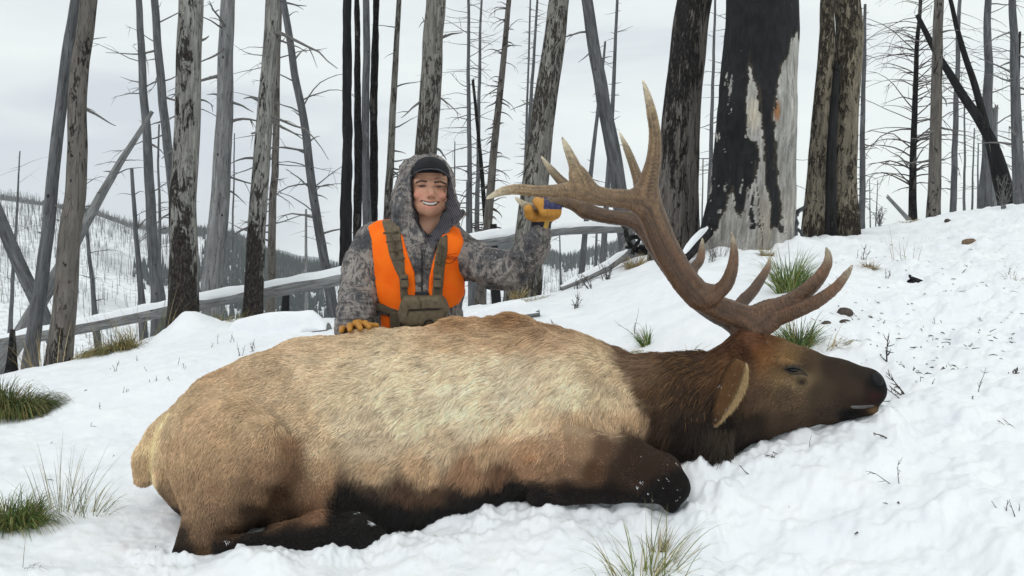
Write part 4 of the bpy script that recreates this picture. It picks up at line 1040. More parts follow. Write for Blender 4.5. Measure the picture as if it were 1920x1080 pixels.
# antlers
def antler(name, label, chains, burr, seed):
    allp = np.array([P(*q[:3]) for c in chains for q in c])
    f = Field(allp.min(0) - 0.06, allp.max(0) + 0.06, 0.0036)
    path = []
    for c in chains:
        # resample smoothly
        c = np.array(c, float); p = np.array([P(*q[:3]) for q in c]); r = np.array([R(q[3], q[2]) for q in c])
        n = len(c); tt = np.linspace(0, n - 1, (n - 1) * 5 + 1); o = []
        for t_ in tt:
            i = min(int(t_), n - 2); u = t_ - i
            g4 = [p[max(i - 1, 0)], p[i], p[i + 1], p[min(i + 2, n - 1)]]
            o.append(0.5 * ((2 * g4[1]) + (-g4[0] + g4[2]) * u + (2 * g4[0] - 5 * g4[1] + 4 * g4[2] - g4[3]) * u * u + (-g4[0] + 3 * g4[1] - 3 * g4[2] + g4[3]) * u ** 3))
        rr = np.interp(tt, np.arange(n), r)
        main = not path
        rr = rr * 1.02
        nb = 0 if main else 6
        for i in range(len(o) - 1): f.cap(o[i], o[i + 1], rr[i], rr[i + 1], 0.018 if (not main and i < nb) else 0.0025)
        path.append((np.array(o), rr))
    for k in range(22):
        a = k / 22 * 2 * math.pi; f.ell(P(*burr[:3]) + np.array([math.cos(a) * R(burr[3], burr[2]), math.sin(a) * R(burr[3], burr[2]), 0.003 * math.sin(k * 5)]), (0.008, 0.008, 0.007), 0.006)
    V, Q = f.nets(); V = relax(V, Q, 2, 0.4)
    N = vnorm(V, Q)
    # grooves run along the shafts
    best = np.full(len(V), 9.0); S_ = np.zeros(len(V)); RD = np.zeros_like(V)
    for k_, (o_, r_) in enumerate(path):
        arc = np.concatenate([[0], np.cumsum(np.linalg.norm(np.diff(o_, axis=0), axis=1))])
        for i in range(len(o_) - 1):
            a_, b_ = o_[i], o_[i + 1]; e_ = b_ - a_; t_ = np.clip(((V - a_) @ e_) / (e_ @ e_ + 1e-12), 0, 1)
            q_ = V - a_ - t_[:, None] * e_; dd_ = np.linalg.norm(q_, axis=1) / (r_[i] + 1e-4)
            m_ = dd_ < best; best[m_] = dd_[m_]; S_[m_] = (arc[i] + t_ * (arc[i + 1] - arc[i]))[m_] + k_ * 3; RD[m_] = q_[m_]
    RD /= np.linalg.norm(RD, axis=1)[:, None] + 1e-9
    gr = fbm(RD[:, 0] * 5 + S_ * 3, RD[:, 1] * 5 + S_ * 1.5, RD[:, 2] * 5, 4, seed + 4, 0.65)
    V = V + N * (gr * 0.0022 + np.maximum(0, fbm(V[:, 0] * 70, V[:, 1] * 70, V[:, 2] * 70, 2, seed) - 0.1) * 0.003 * (1 - 0.7 * sstep(300, 560, 800 - proj(V)[1])))[:, None]
    # colour: brown shafts, pale polished tips
    tips = [P(*c[-1][:3]) for c in chains if c[-1][3] < 4]
    dt = np.min([np.linalg.norm(V - t_, axis=1) for t_ in tips], 0)
    px, py = proj(V)
    k = np.exp(-(dt / 0.055) ** 1.5)[:, None]; k2 = (np.exp(-(dt / 0.26) ** 2) * (1 - sstep(330, 470, py)))[:, None]
    st = fbm(V[:, 0] * 60, V[:, 1] * 60, V[:, 2] * 60, 4, seed)[:, None]
    c = lin(98, 71, 51) * (0.68 if name == 'far_antler' else 1.0) * (1 + 0.35 * st) * (1 + 1.0 * gr[:, None])
    c = c * (1 - k2 * 0.7) + lin(166, 142, 106) * k2 * 0.7 * (0.72 if name == 'far_antler' else 1.0) * (1 + 0.3 * st) * (1 + 1.5 * gr[:, None])
    k = k * (1 - 0.4 * sstep(340, 460, py))[:, None]
    c = c * (1 - k) + lin(226, 214, 186) * k
    rim = np.exp(-((dt - 0.075) / 0.035) ** 2)[:, None] * sstep(360, 460, py)[:, None] * 0.6
    c = c * (1 - rim) + lin(120, 82, 54) * rim
    tt_ = NT(name + '_bone'); v_ = tt_.obj()
    n1 = tt_.noise(v_, 120, 5, 0.65); n2 = tt_.noise(v_, 34, 4, 0.6, 1.5)
    wv = tt_.n('ShaderNodeTexWave', wave_type='BANDS', bands_direction='X'); wv.inputs['Scale'].default_value = 42; wv.inputs['Distortion'].default_value = 9; wv.inputs['Detail'].default_value = 3
    tt_.l(v_, wv.inputs[0])
    cc = tt_.mix(0.5, tt_.attr(), tt_.ramp(n1, [(0.3, 0.45), (0.7, 1.25)]), 'MULTIPLY')
    cc = tt_.mix(tt_.ramp(n2, [(0.5, 0.0), (0.68, 0.55)]), cc, (0.06, 0.04, 0.028))
    m_ = tt_.done(cc, 0.42, tt_.bump(n1, 0.6, 0.004, tt_.bump(wv.outputs[0], 0.35, 0.004)), 0.45)
    o = mesh('antler', V, Q, m_, elk, True, c, ELKM)
    if label: o['label'] = label
    return o
nearA = [[(1413,650,2.53,23),(1413,628,2.53,23),(1411,607,2.53,24),(1385,592,2.53,23),(1345,576,2.52,22),(1309,553,2.50,25),(1282,522,2.49,25),(1256,480,2.47,24),(1240,448,2.46,24),(1226,412,2.45,24),(1210,382,2.44,24),(1175,374,2.44,18),(1145,371,2.44,16.5),(1118,366,2.44,17),(1096,356,2.45,19),(1070,356,2.46,15),(1040,358,2.47,11.5),(1003,358,2.48,10),(970,355,2.49,9.5),(945,358,2.49,8),(925,366,2.49,5),(911,373,2.49,0.9)],
 [(1212,385,2.44,22),(1211,362,2.43,20),(1219,330,2.41,16.5),(1226,295,2.39,13),(1228,253,2.37,10.5),(1222,212,2.35,9),(1214,178,2.34,6),(1206,152,2.33,2)],
 [(1096,356,2.45,18),(1083,326,2.44,12),(1073,300,2.43,9),(1062,275,2.42,6),(1053,256,2.41,0.9)],
 [(1411,605,2.53,24),(1445,582,2.50,18),(1490,561,2.46,15),(1528,530,2.42,12.5),(1549,500,2.40,9),(1553,480,2.39,6),(1549,463,2.38,0.9)],
 [(1415,615,2.53,20),(1445,600,2.50,16),(1490,583,2.44,14.5),(1535,563,2.38,12),(1568,538,2.34,9),(1588,513,2.32,6),(1599,496,2.31,0.9)],
 [(1309,555,2.50,20),(1335,553,2.47,15),(1358,537,2.44,13),(1371,510,2.42,11),(1376,480,2.41,8),(1375,455,2.40,5),(1371,434,2.40,0.9)]]
farB = [[(1398,650,2.68,21),(1392,626,2.70,20),(1375,603,2.73,20),(1335,580,2.78,20),(1297,548,2.83,20),(1262,505,2.88,19),(1232,462,2.93,18),(1208,428,2.98,17),(1180,412,3.0,14),(1140,406,3.03,13),(1100,396,3.05,14),(1072,380,3.05,13),(1040,378,3.05,9),(1005,388,3.06,8),(985,385,3.06,7),(967,371,3.07,2)],
 [(1208,425,2.98,15),(1204,395,2.99,13),(1198,345,3.02,10),(1188,312,3.04,8),(1175,278,3.06,6),(1161,247,3.08,0.9)],
 [(1098,395,3.05,12),(1085,368,3.07,11),(1058,345,3.09,9),(1035,320,3.11,7),(1014,292,3.13,0.9)],
 [(1375,603,2.73,16),(1392,588,2.76,12),(1388,572,2.78,12),(1412,545,2.82,10),(1432,515,2.86,7.5),(1441,497,2.88,5),(1444,480,2.9,0.9)],
 [(1375,598,2.73,16),(1355,575,2.80,14),(1335,566,2.83,10)],
 [(1282,527,2.86,14),(1296,507,2.88,9),(1311,490,2.90,8.5),(1316,468,2.93,6),(1317,446,2.95,0.9)]]
antler('near_antler', 'nearer antler with the brow tines reaching over the snow', nearA, (1413, 641, 2.53, 24), 71)
antler('far_antler', 'farther antler, gripped by the gloved hand', farB, (1398, 642, 2.68, 21), 72)
# ---------------------------------------------------------------- the hunter, kneeling behind the elk
man = empty('person', (float(P(778, 560, 3.3)[0]), 3.35, gz(float(P(778, 560, 3.3)[0]), 3.35)))
tag(man, 'smiling young man in grey camouflage hood and orange vest kneeling behind the elk', 'person')
MM_ = Matrix.Translation(-man.location)
def chn(f, l, k=0.02, fy=1.0, sub=False):
    p, r = C3(l); f.chain(p, r, k, fy, sub)
def field(l, pad, h):
    a = np.array(l); return Field(a.min(0) - pad, a.max(0) + pad, h)
# --- head, neck and upper body under the clothes (one surface)
def man_body():
    f = Field(P(730, 500, 3.25) - np.array([0, 0.14, 0]), P(880, 282, 3.25) + np.array([0, 0.14, 0]), 0.0021)
    f.ell(P(806, 343, 3.255), (0.0755, 0.094, 0.090), 0.0)
    f.ell(P(806, 370, 3.235), (0.0600, 0.076, 0.064), 0.03)
    chn(f, [(781,383,3.225,10),(794,392.5,3.19,8.5),(806,395.5,3.168,10),(817,392.5,3.19,8.5),(829,384,3.225,10)], 0.022)
    f.ell(P(786, 366, 3.186), (0.021, 0.020, 0.017), 0.018); f.ell(P(827, 367, 3.186), (0.021, 0.020, 0.017), 0.018)
    chn(f, [(782,341,3.180,5),(795,341,3.170,5),(807,344,3.168,4),(820,342,3.170,5),(833,343,3.180,5)], 0.014)
    chn(f, [(807.5,346,3.166,3.6),(808.5,356,3.154,4.2),(809,364,3.141,5.4)], 0.008)
    f.ell(P(802.3, 367, 3.153), (0.0075, 0.009, 0.0068), 0.005); f.ell(P(815.2, 367.5, 3.153), (0.0075, 0.009, 0.0068), 0.005)
    f.ell(P(805, 370.5, 3.146), (0.0026, 0.005, 0.002), 0.002, sub=True); f.ell(P(812.5, 370.8, 3.146), (0.0026, 0.005, 0.002), 0.002, sub=True)
    for x_, y_ in ((790.8, 348.3), (824.4, 349.6)):
        f.ell(P(x_, y_, 3.158), (0.0155, 0.013, 0.0085), 0.012, sub=True)
        f.ell(P(x_, y_ + 0.4, 3.177), (0.0150, 0.0145, 0.0125), 0.004)
        f.cap(P(x_ - 5.5, y_ + 0.6, 3.155), P(x_ + 5.5, y_ + 0.7, 3.155), 0.0019, 0.0019, 0.0015, 10.0, sub=True)
    # mouth: muzzle, lips, smile
    f.ell(P(806, 381, 3.190), (0.034, 0.034, 0.024), 0.02)
    chn(f, [(787.5,375.5,3.173,1.6),(797,377,3.160,2.0),(806,378,3.157,2.1),(815,378.5,3.160,2.0),(823,378,3.173,1.6)], 0.006)
    chn(f, [(790,380.5,3.172,1.6),(798,387.5,3.162,2.5),(806,389.3,3.158,2.8),(814,388.5,3.162,2.5),(822,382,3.172,1.6)], 0.006)
    for a_, b_ in zip([(788.8,375.6),(796.5,380.4),(806,382.6),(815,382.0)], [(796.5,380.4),(806,382.6),(815,382.0),(822.8,377.4)]):
        f.cap(P(*a_, 3.150), P(*b_, 3.150), R(1.5 if a_[0] < 790 else 3.5, 3.15), R(3.5 if b_[0] < 820 else 1.5, 3.15), 0.0015, 8.0, sub=True)
    chn(f, [(783,374,3.170,1.5),(786,382,3.168,1.4)], 0.006, sub=True); chn(f, [(830,375,3.170,1.5),(826,383,3.168,1.4)], 0.006, sub=True)
    # ears, neck, upper chest
    f.ell(P(771, 362, 3.262), (0.010, 0.018, 0.030), 0.008); f.ell(P(841, 363, 3.262), (0.010, 0.018, 0.030), 0.008)
    chn(f, [(804,385,3.275,25),(800,430,3.29,27),(795,470,3.31,34)], 0.03)
    chn(f, [(748,472,3.31,22),(850,476,3.31,22)], 0.05)
    V, Q = f.nets(); V = relax(V, Q, 2, 0.4)
    px, py = proj(V); fr = V[:, 1] < 3.23
    skin = lin(206, 156, 130) * 0.92; c = np.repeat(skin[None], len(V), 0)
    b = lambda x, y, rx, ry, s_=1.0: (np.exp(-((px - x) / rx) ** 2 - ((py - y) / ry) ** 2) * s_ * fr)[:, None]
    def lay(k, rgb):
        nonlocal c
        k = np.clip(k, 0, 1); c = c * (1 - k) + lin(*rgb) * k
    lay(b(784, 365, 11, 10, .40), (205, 118, 104)); lay(b(830, 366, 9, 10, .38), (205, 118, 104)); lay(b(809, 365, 7, 5, .35), (200, 116, 102))
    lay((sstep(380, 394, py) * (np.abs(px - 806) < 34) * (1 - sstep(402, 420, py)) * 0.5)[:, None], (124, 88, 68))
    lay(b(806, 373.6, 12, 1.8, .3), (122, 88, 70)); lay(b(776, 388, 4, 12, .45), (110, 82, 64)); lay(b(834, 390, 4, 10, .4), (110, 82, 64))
    br = lambda x0, y0, x1, y1, t_: np.exp(-(np.abs(py - np.interp(px, [x0, (x0 + x1) / 2, x1], [y0, min(y0, y1) - 1.6, y1])) / t_) ** 4) * (px > x0 - 1) * (px < x1 + 1)
    lay((br(780, 342.5, 800, 340.5, 2.2) * fr)[:, None] * 1.0, (46, 31, 23)); lay((br(815, 342, 836, 344.5, 2.2) * fr)[:, None] * 1.0, (46, 31, 23))
    for x_, y_ in ((790.8, 348.8), (824.4, 350)):
        lay(b(x_, y_, 9.5, 3.6, .65), (118, 78, 64)); lay(b(x_, y_ - 0.6, 7.8, 1.7, 1.0), (34, 24, 20)); lay(b(x_, y_ + 2.0, 6.5, 0.7, .5), (90, 60, 50))
    lay(b(806, 378, 15, 1.7, .7), (178, 98, 92)); lay(b(806, 389.3, 13, 2.4, .75), (188, 104, 98)); lay(b(788, 378, 1.8, 2, .6), (110, 60, 54)); lay(b(822.5, 380, 1.8, 2, .6), (110, 60, 54))
    lay(b(803.5, 371, 1.8, 1.2, .8), (70, 36, 30)); lay(b(813.5, 371.2, 1.8, 1.2, .8), (70, 36, 30))
    hair = (V[:, 1] > 3.235) & (py < 372) | ((py < 330) & (V[:, 1] > 3.20)); c[hair] = lin(62, 44, 32)
    t = NT('skin'); n1 = t.noise(t.obj(), 160, 4, 0.6)
    m_ = t.done(t.mix(0.25, t.attr(), t.ramp(n1, [(0.3, 0.75), (0.7, 1.1)]), 'MULTIPLY'), 0.5, t.bump(n1, 0.15, 0.002), 0.4)
    t.b.inputs['Subsurface Weight'].default_value = 0.12; t.b.inputs['Subsurface Radius'].default_value = (0.01, 0.004, 0.002); t.b.inputs['Subsurface Scale'].default_value = 0.6
    mesh('body', V, Q, m_, man, True, np.clip(c, 0, 1), MM_)
man_body()
for x_, y_ in ((790.8, 348.9), (824.4, 350.1)):
    mb = MB(); c_ = P(x_, y_, 3.177); V_, Q_ = ball(c_, (0.0118, 0.0118, 0.0118), 24, 20); mb.add(V_, Q_)
    rr_ = np.hypot(V_[:, 0] - c_[0], V_[:, 2] - c_[2]); cl = np.where((rr_ < 0.0078)[:, None] & (V_[:, 1] < 3.177)[:, None], np.array([[0.02, 0.013, 0.01]]), np.array([[0.30, 0.26, 0.24]]))
    if 'eyem' not in M:
        t = NT('eyeball'); M['eyem'] = t.done(t.attr(), 0.4, None, 0.2)
    mb.build('eye', M['eyem'], man, inv=MM_, col=cl)
mb = MB()
tp_ = [P(792.6, 378.4, 3.172), P(799, 381.0, 3.164), P(806, 382.2, 3.161), P(813, 381.8, 3.164), P(819.4, 379.4, 3.172)]
for i in range(10):
    s_ = (i + 0.5) / 10 * 4; k_ = min(int(s_), 3); u_ = s_ - k_; c_ = tp_[k_] * (1 - u_) + tp_[k_ + 1] * u_
    mb.add(*ball(c_, (0.0036, 0.004, 0.0060 if 1 < i < 8 else 0.0048), 10, 8))
mb.build('teeth', simple('teeth', (0.80, 0.77, 0.72), 0.3, 0.05), man, inv=MM_)

# --- clothes
def torso(f, off=0.0):
    chn(f, [(776,505,3.30,88),(777,545,3.30,88),(778,600,3.30,82)], 0.05, 0.66)
    chn(f, [(708,457,3.305,35),(848,462,3.305,34)], 0.06, 0.9)
    chn(f, [(722,470,3.29,42),(776,480,3.27,60),(832,474,3.29,42)], 0.06, 0.8)
    chn(f, [(778,610,3.32,80),(778,700,3.36,82)], 0.06, 0.75)
TL, TH = P(640, 800, 3.3) - np.array([0.02, 0.46, 0]), P(1060, 285, 3.3) + np.array([0.02, 0.22, 0.02])
H_J = 0.0055
fj = Field(TL, TH, H_J)
torso(fj)
fT = fj.V.copy()
# sleeves
chn(fj, [(704,458,3.30,36),(682,500,3.27,35),(672,545,3.22,33),(668,575,3.14,31),(664,600,3.07,29),(661,622,3.05,27),(661,640,3.05,22)], 0.03)
chn(fj, [(846,466,3.335,30),(885,488,3.27,33),(925,505,3.19,33),(956,510,3.15,29),(985,484,3.12,27),(1004,458,3.09,23),(1012,442,3.08,20)], 0.03)
# hood and collar
fj.ell(P(803, 349, 3.295), (R(46, 3.29), 0.125, R(57, 3.29)), 0.02)
chn(fj, [(782,330,3.27,34),(771,370,3.25,31),(766,402,3.24,27),(778,430,3.24,32)], 0.03)
chn(fj, [(822,340,3.28,25),(832,372,3.29,16),(832,405,3.29,18),(820,440,3.26,22)], 0.03)
chn(fj, [(790,440,3.26,50),(786,470,3.24,42)], 0.04, 0.8)
FLAP = [(844,338),(850,352),(854,372),(862,390),(872,401),(858,416),(842,432),(824,448),(808,462),(800,452),(810,434),(822,414),(832,396),(839,372)]
OPEN = [(769,338),(773,318),(786,302),(806,296.5),(826,302),(840,318),(846,342),(850,362),(858,384),(864,400),(838,428),(819,444),(806,458),(797,444),(786,428),(778,410),(773,385),(770,360)]
X, Y, Z = fj.full()
XX = np.broadcast_to(X, fj.N)[:, 0, :]; ZZ = np.broadcast_to(Z, fj.N)[:, 0, :]
def px2(dep):
    W = np.stack([XX, np.full_like(XX, dep), ZZ], -1).astype(float); return proj(W)
qx, qy = px2(3.19); so_ = (sdpoly(qx, qy, OPEN) * (3.19 / F)).astype(np.float32)
# the opening tapers inwards so the lining shows
cut = np.maximum(so_[:, None, :] + np.clip((Y - 3.20) * 0.25, 0, 0.03), Y - 3.325)
cut = np.maximum(cut, -(Y - 2.9)); rnd = 0.008
h_ = np.maximum(rnd - np.abs(fj.V + cut), 0) / rnd
fj.V = np.maximum(fj.V, -cut) + h_ * h_ * rnd * 0.25
chn(fj, [(774,385,3.385,24),(836,385,3.385,24)], 0.01); chn(fj, [(776,422,3.37,26),(836,422,3.37,24)], 0.01)
sf_ = (sdpoly(qx, qy, FLAP) * (3.19 / F)).astype(np.float32)
ysl = np.interp(qx, [800, 835, 871], [3.20, 3.215, 3.16]).astype(np.float32)[:, None, :]
slab = np.maximum(sf_[:, None, :], np.abs(Y - ysl) - 0.0065); hh_ = np.maximum(0.01 - np.abs(fj.V - slab), 0) / 0.01
fj.V = np.minimum(fj.V, slab) - hh_ * hh_ * 0.0025
nzf = (fbm(X * 11 + 0 * (Y + Z), Y * 11 + 0 * (X + Z), Z * 11 + 0 * (X + Y), 3, 81)).astype(np.float32)
rdg = np.abs(fbm(X * 16 + Z * 6 + 0 * Y, Y * 16 + 0 * (X + Z), Z * 22 + 0 * (X + Y), 2, 83)).astype(np.float32)
pxx, pyy = proj(np.stack(np.broadcast_arrays(X, Y, Z), -1))
cuff = np.exp(-((pxx - 668) / 40) ** 2) * sstep(552, 575, pyy)
fj.V += nzf * 0.006 - (0.009 - rdg * 0.03).clip(0) + (np.sin(pyy * 0.62 + nzf * 5) * 0.005 * cuff).astype(np.float32)
elb = np.exp(-((pxx - 945) / 45) ** 2 - ((pyy - 505) / 35) ** 2)
fj.V += (np.sin(pxx * 0.30 + pyy * 0.25 + nzf * 6) * 0.005 * elb).astype(np.float32)
JV, JQ = fj.nets(); JV = relax(JV, JQ, 1, 0.5)
def camo(name, tone=0.86):
    t = NT(name); v = t.obj((1, 1, 0.55))
    a = t.noise(v, 9, 5, 0.6, 1.2); b = t.noise(t.obj((1, 1, 0.5), (4, 2, 7)), 17, 6, 0.66, 3.0); c3 = t.noise(t.obj((1, 1, 0.45), (9, 9, 1)), 42, 5, 0.65, 2.2)
    c = t.ramp(a, [(0.38, (0.085 * tone, 0.085 * tone, 0.09 * tone)), (0.47, (0.15 * tone, 0.142 * tone, 0.142 * tone)), (0.49, (0.25 * tone, 0.225 * tone, 0.21 * tone)), (0.62, (0.34 * tone, 0.305 * tone, 0.28 * tone))])
    c = t.mix(t.ramp(b, [(0.515, 0.0), (0.545, 0.85)]), c, (0.075 * tone, 0.077 * tone, 0.083 * tone))
    c = t.mix(t.ramp(c3, [(0.585, 0.0), (0.61, 0.7)]), c, (0.37 * tone, 0.345 * tone, 0.32 * tone))
    c = t.mix(t.ramp(c3, [(0.375, 0.8), (0.40, 0.0)]), c, (0.03, 0.03, 0.033))
    w_ = t.noise(v, 260, 3, 0.5)
    wv = t.n('ShaderNodeTexWave', wave_type='BANDS', bands_direction='DIAGONAL'); wv.inputs['Scale'].default_value = 70; t.l(t.obj((1, 0, 0.55)), wv.inputs[0])
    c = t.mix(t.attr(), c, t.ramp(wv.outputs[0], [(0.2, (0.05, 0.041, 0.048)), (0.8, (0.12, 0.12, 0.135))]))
    fo_ = t.noise(t.obj((1, 1, 1.6), (2, 5, 1)), 13, 3, 0.55, 1.0)
    return t.done(c, 0.85, t.bump(w_, 0.3, 0.002, t.bump(fo_, 0.7, 0.03)), 0.2)
M['camo'] = camo('camouflage_cloth')
jx, jy = proj(JV)
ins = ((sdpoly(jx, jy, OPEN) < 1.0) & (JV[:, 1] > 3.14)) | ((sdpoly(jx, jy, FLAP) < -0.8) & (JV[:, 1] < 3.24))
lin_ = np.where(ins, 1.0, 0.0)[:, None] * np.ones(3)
jacket = mesh('jacket', JV, JQ, M['camo'], man, True, lin_, MM_)
# zip and collar flap
def jsurf(px, py, dflt=3.16):
    m = (np.abs(jx - px) < 5) & (np.abs(jy - py) < 5); return float(JV[m, 1].min()) if m.any() else dflt
zipm = simple('zip', (0.02, 0.02, 0.022), 0.5)
mb = MB(); mb.tube([P(791 + 0.5 * math.sin(q), q, jsurf(791, q) - 0.001) for q in range(468, 566, 8)], 0.0032, 6); mb.build('zip', zipm, jacket, inv=MM_)
# trousers, kneeling on the snow
fl = Field(P(640, 760, 3.35) - np.array([0.25, 0.35, 0.45]), P(930, 600, 3.35) + np.array([0.1, 0.62, 0.05]), 0.012)
gz0 = gz(float(P(778, 560, 3.3)[0]), 3.3)
for s_ in (-1, 1):
    cx_ = P(778, 600, 3.33)[0] + s_ * 0.11
    hip = np.array([cx_, 3.36, gz0 + 0.42]); knee = np.array([cx_ + s_ * 0.07, 3.24, gz0 + 0.07]); ank = np.array([cx_ + s_ * 0.05, 3.66, gz0 + 0.06]); toe = ank + np.array([0, 0.10, -0.03])
    fl.cap(hip, knee, 0.105, 0.075, 0.04); fl.cap(knee, ank, 0.072, 0.055, 0.03)
fl.ell((P(778, 600, 3.33)[0], 3.38, gz0 + 0.45), (0.19, 0.14, 0.15), 0.05)
V_, Q_ = fl.nets(); V_ = relax(V_, Q_, 2); mesh('trousers', V_, Q_, M['camo'], man, True, np.zeros((len(V_), 3)), MM_)
bm_ = simple('boot_leather', (0.05, 0.035, 0.025), 0.6)
for s_ in (-1, 1):
    fb = Field((-0.9, 3.5, gz0 - 0.1), (0.1, 3.95, gz0 + 0.22), 0.01); cx_ = P(778, 600, 3.33)[0] + s_ * 0.16
    fb.cap((cx_, 3.66, gz0 + 0.07), (cx_, 3.72, gz0 + 0.05), 0.062, 0.055, 0.02); fb.cap((cx_, 3.72, gz0 + 0.05), (cx_, 3.74, gz0 - 0.03), 0.05, 0.045, 0.02)
    V_, Q_ = fb.nets(); mesh('boot', V_, Q_, bm_, man, inv=MM_)

# blaze orange vest: two front panels and a back, following the jacket
def shell(polys, off, y_split=True, back=None, h=0.0055, extra=None, wob=0.0):
    f = Field(TL, TH, h); torso(f); 
    f.V -= off
    xx = np.broadcast_to(f.ax[0][:, None], (f.N[0], f.N[2])); zz = np.broadcast_to(f.ax[2][None, :], (f.N[0], f.N[2]))
    q = proj(np.stack([xx, np.full(xx.shape, 3.17), zz], -1).astype(float))
    d = np.full(xx.shape, 9.0)
    for p in polys: d = np.minimum(d, sdpoly(q[0], q[1], p) * 3.17 / F)
    Yb = f.ax[1][None, :, None]
    fd = np.maximum(d[:, None, :], Yb - 3.30)
    if back is not None:
        db = sdpoly(q[0], q[1], back) * 3.17 / F; fd = np.minimum(fd, np.maximum(db[:, None, :], 3.29 - Yb))
    X_, Y_, Z_ = f.full()
    if wob: f.V += (fbm(X_ * 9 + 0 * (Y_ + Z_), Y_ * 9 + 0 * (X_ + Z_), Z_ * 5 + 0 * (X_ + Y_), 2, 91) * wob).astype(np.float32)
    k = 0.004; a = f.V; hh = np.maximum(k - np.abs(a - fd), 0) / k
    f.V = (np.maximum(a, fd) + hh * hh * k * 0.25).astype(np.float32)
    V, Q = f.nets(); return relax(V, Q, 1, 0.5), Q
LP_ = [(683,424),(700,412),(740,408),(752,432),(764,470),(778,510),(781,556),(779,566),(752,592),(738,590),(716,575),(704,562),(700,540),(699,500),(694,450)]
RP_ = [(843,420),(858,428),(867,450),(869,490),(868,555),(858,572),(838,582),(826,560),(803,558),(805,520),(812,490),(822,455),(832,430)]
LOW = [(712,590),(732,594),(733,640),(714,640)]
BK = [(690,425),(760,415),(860,425),(866,560),(850,620),(705,620),(697,560)]
V_, Q_ = shell([LP_, RP_, LOW], 0.018, back=BK, wob=0.013)
t = NT('blaze_orange'); n1 = t.noise(t.obj(), 300, 3); n2 = t.noise(t.obj(), 14, 3)
M['orange'] = t.done(t.ramp(n2, [(0.3, (0.95, 0.135, 0.004)), (0.7, (1.0, 0.185, 0.008))]), 0.75, t.bump(n1, 0.2, 0.001, t.bump(n2, 0.4, 0.012)), 0.2)
vest = mesh('vest', V_, Q_, M['orange'], man, inv=MM_)
vx, vy = proj(V_)
def vsurf(px, py, d=3.15):
    m = (np.abs(vx - px) < 5) & (np.abs(vy - py) < 5); return float(V_[m, 1].min()) if m.any() else d
inkm = simple('dark_red_ink', (0.16, 0.012, 0.010), 0.7)
yv = vsurf(845, 483)
fc_ = bpy.data.curves.new('print', 'FONT'); fc_.body = "HUNTERS"; fc_.size = 0.020; fc_.extrude = 0.0006; fc_.align_x = 'CENTER'
ft_ = bpy.data.objects.new('print_curve', fc_); link(ft_); bpy.context.view_layer.update(); me_ = bpy.data.meshes.new_from_object(ft_.evaluated_get(bpy.context.evaluated_depsgraph_get())); bpy.data.objects.remove(ft_); me_.materials.clear(); me_.materials.append(inkm)
fo = bpy.data.objects.new('logo', me_); link(fo, vest)
p_ = P(844, 487, yv - 0.004); fo.location = Vector(p_) - man.location; fo.rotation_euler = (math.pi / 2, 0.10, 0); fo.scale = (0.72, 1, 1)
mb = MB(); mb.tube([P(835, 491, yv - .003), P(840, 494, yv - .004), P(847, 493, yv - .004), P(853, 488, yv - .003), P(857, 482, yv - .002)], 0.0012, 5)
mb.tube([P(836, 479, yv - .003), P(846, 477, yv - .004), P(857, 475, yv - .002)], 0.0009, 5); mb.build('logo_swoosh', inkm, vest, inv=MM_)
# chest harness: straps, webbing, buckles, pouch
olive = simple('olive_nylon', (0.125, 0.098, 0.062), 0.7, 0.25, 60, 0.4, 0.002)
olive_d = simple('dark_olive_webbing', (0.085, 0.066, 0.042), 0.7, 0.25, 60, 0.4, 0.002)
blackp = simple('black_plastic', (0.02, 0.02, 0.022), 0.4)
har = empty('chest_harness', Vector((0, 0, 0))); har.parent = man; har.location = (0, 0, 0)
S1 = [(710,412),(748,408),(752,440),(760,480),(764,530),(768,562),(752,562),(750,520),(742,505),(731,478),(722,440)]
S2 = [(824,446),(838,438),(839,470),(833,505),(829,560),(810,560),(813,505),(817,475)]
for nm, p_ in (('strap', S1), ('strap', S2)):
    V_, Q_ = shell([p_], 0.026, wob=0.004); so2 = mesh(nm, V_, Q_, olive, har, inv=MM_)
def quadpad(name, cx, cy, w_, h_, yy, rot, mat, par, th=0.006):
    """small rounded pad lying on the chest"""
    f = Field(P(cx, cy, yy) - 0.05, P(cx, cy, yy) + 0.05, 0.0022); c0 = P(cx, cy, yy)
    a, b = R(w_ / 2, yy), R(h_ / 2, yy); co, si = math.cos(rot), math.sin(rot)
    X_, Y_, Z_ = f.full(); u = (X_ - c0[0]) * co + (Z_ - c0[2]) * si; v = -(X_ - c0[0]) * si + (Z_ - c0[2]) * co
    qx_, qy_, qz_ = np.abs(u) - a + .002, np.abs(Y_ - c0[1]) - th / 2 + .002, np.abs(v) - b + .002
    f.V = (np.sqrt(np.maximum(qx_, 0) ** 2 + np.maximum(qy_, 0) ** 2 + np.maximum(qz_, 0) ** 2) + np.minimum(np.maximum(np.maximum(qx_, qy_), qz_), 0) - .002).astype(np.float32)
    V, Q = f.nets(); return mesh(name, V, Q, mat, par, inv=MM_)
ys = lambda x, y: jsurf(x, y) - 0.024
for (x_, y_, w_, h_, r_) in [(733,436,30,4,0.1),(738,452,30,4,0.12),(743,470,27,4,0.12),(748,486,24,4,0.14),(738,461,5,40,0.25),(829,462,17,4,-0.6),(828,478,18,4,-0.6),(824,494,17,4,-0.5),(826,480,4,34,-0.15)]:
    quadpad('webbing', x_, y_, w_, h_, ys(x_, y_) - 0.003, r_, olive_d, har, 0.005)
for (x_, y_, r_) in [(758, 527, 0.08), (820, 527, -0.08)]:
    quadpad('buckle', x_, y_, 15, 24, ys(x_, y_) - 0.006, r_, olive, har, 0.012); quadpad('buckle_slot', x_, y_ - 4, 13, 3.5, ys(x_, y_) - 0.011, r_, blackp, har, 0.006); quadpad('buckle_slot', x_ + 1, y_ + 14, 13, 2.5, ys(x_, y_) - 0.006, r_, blackp, har, 0.008)
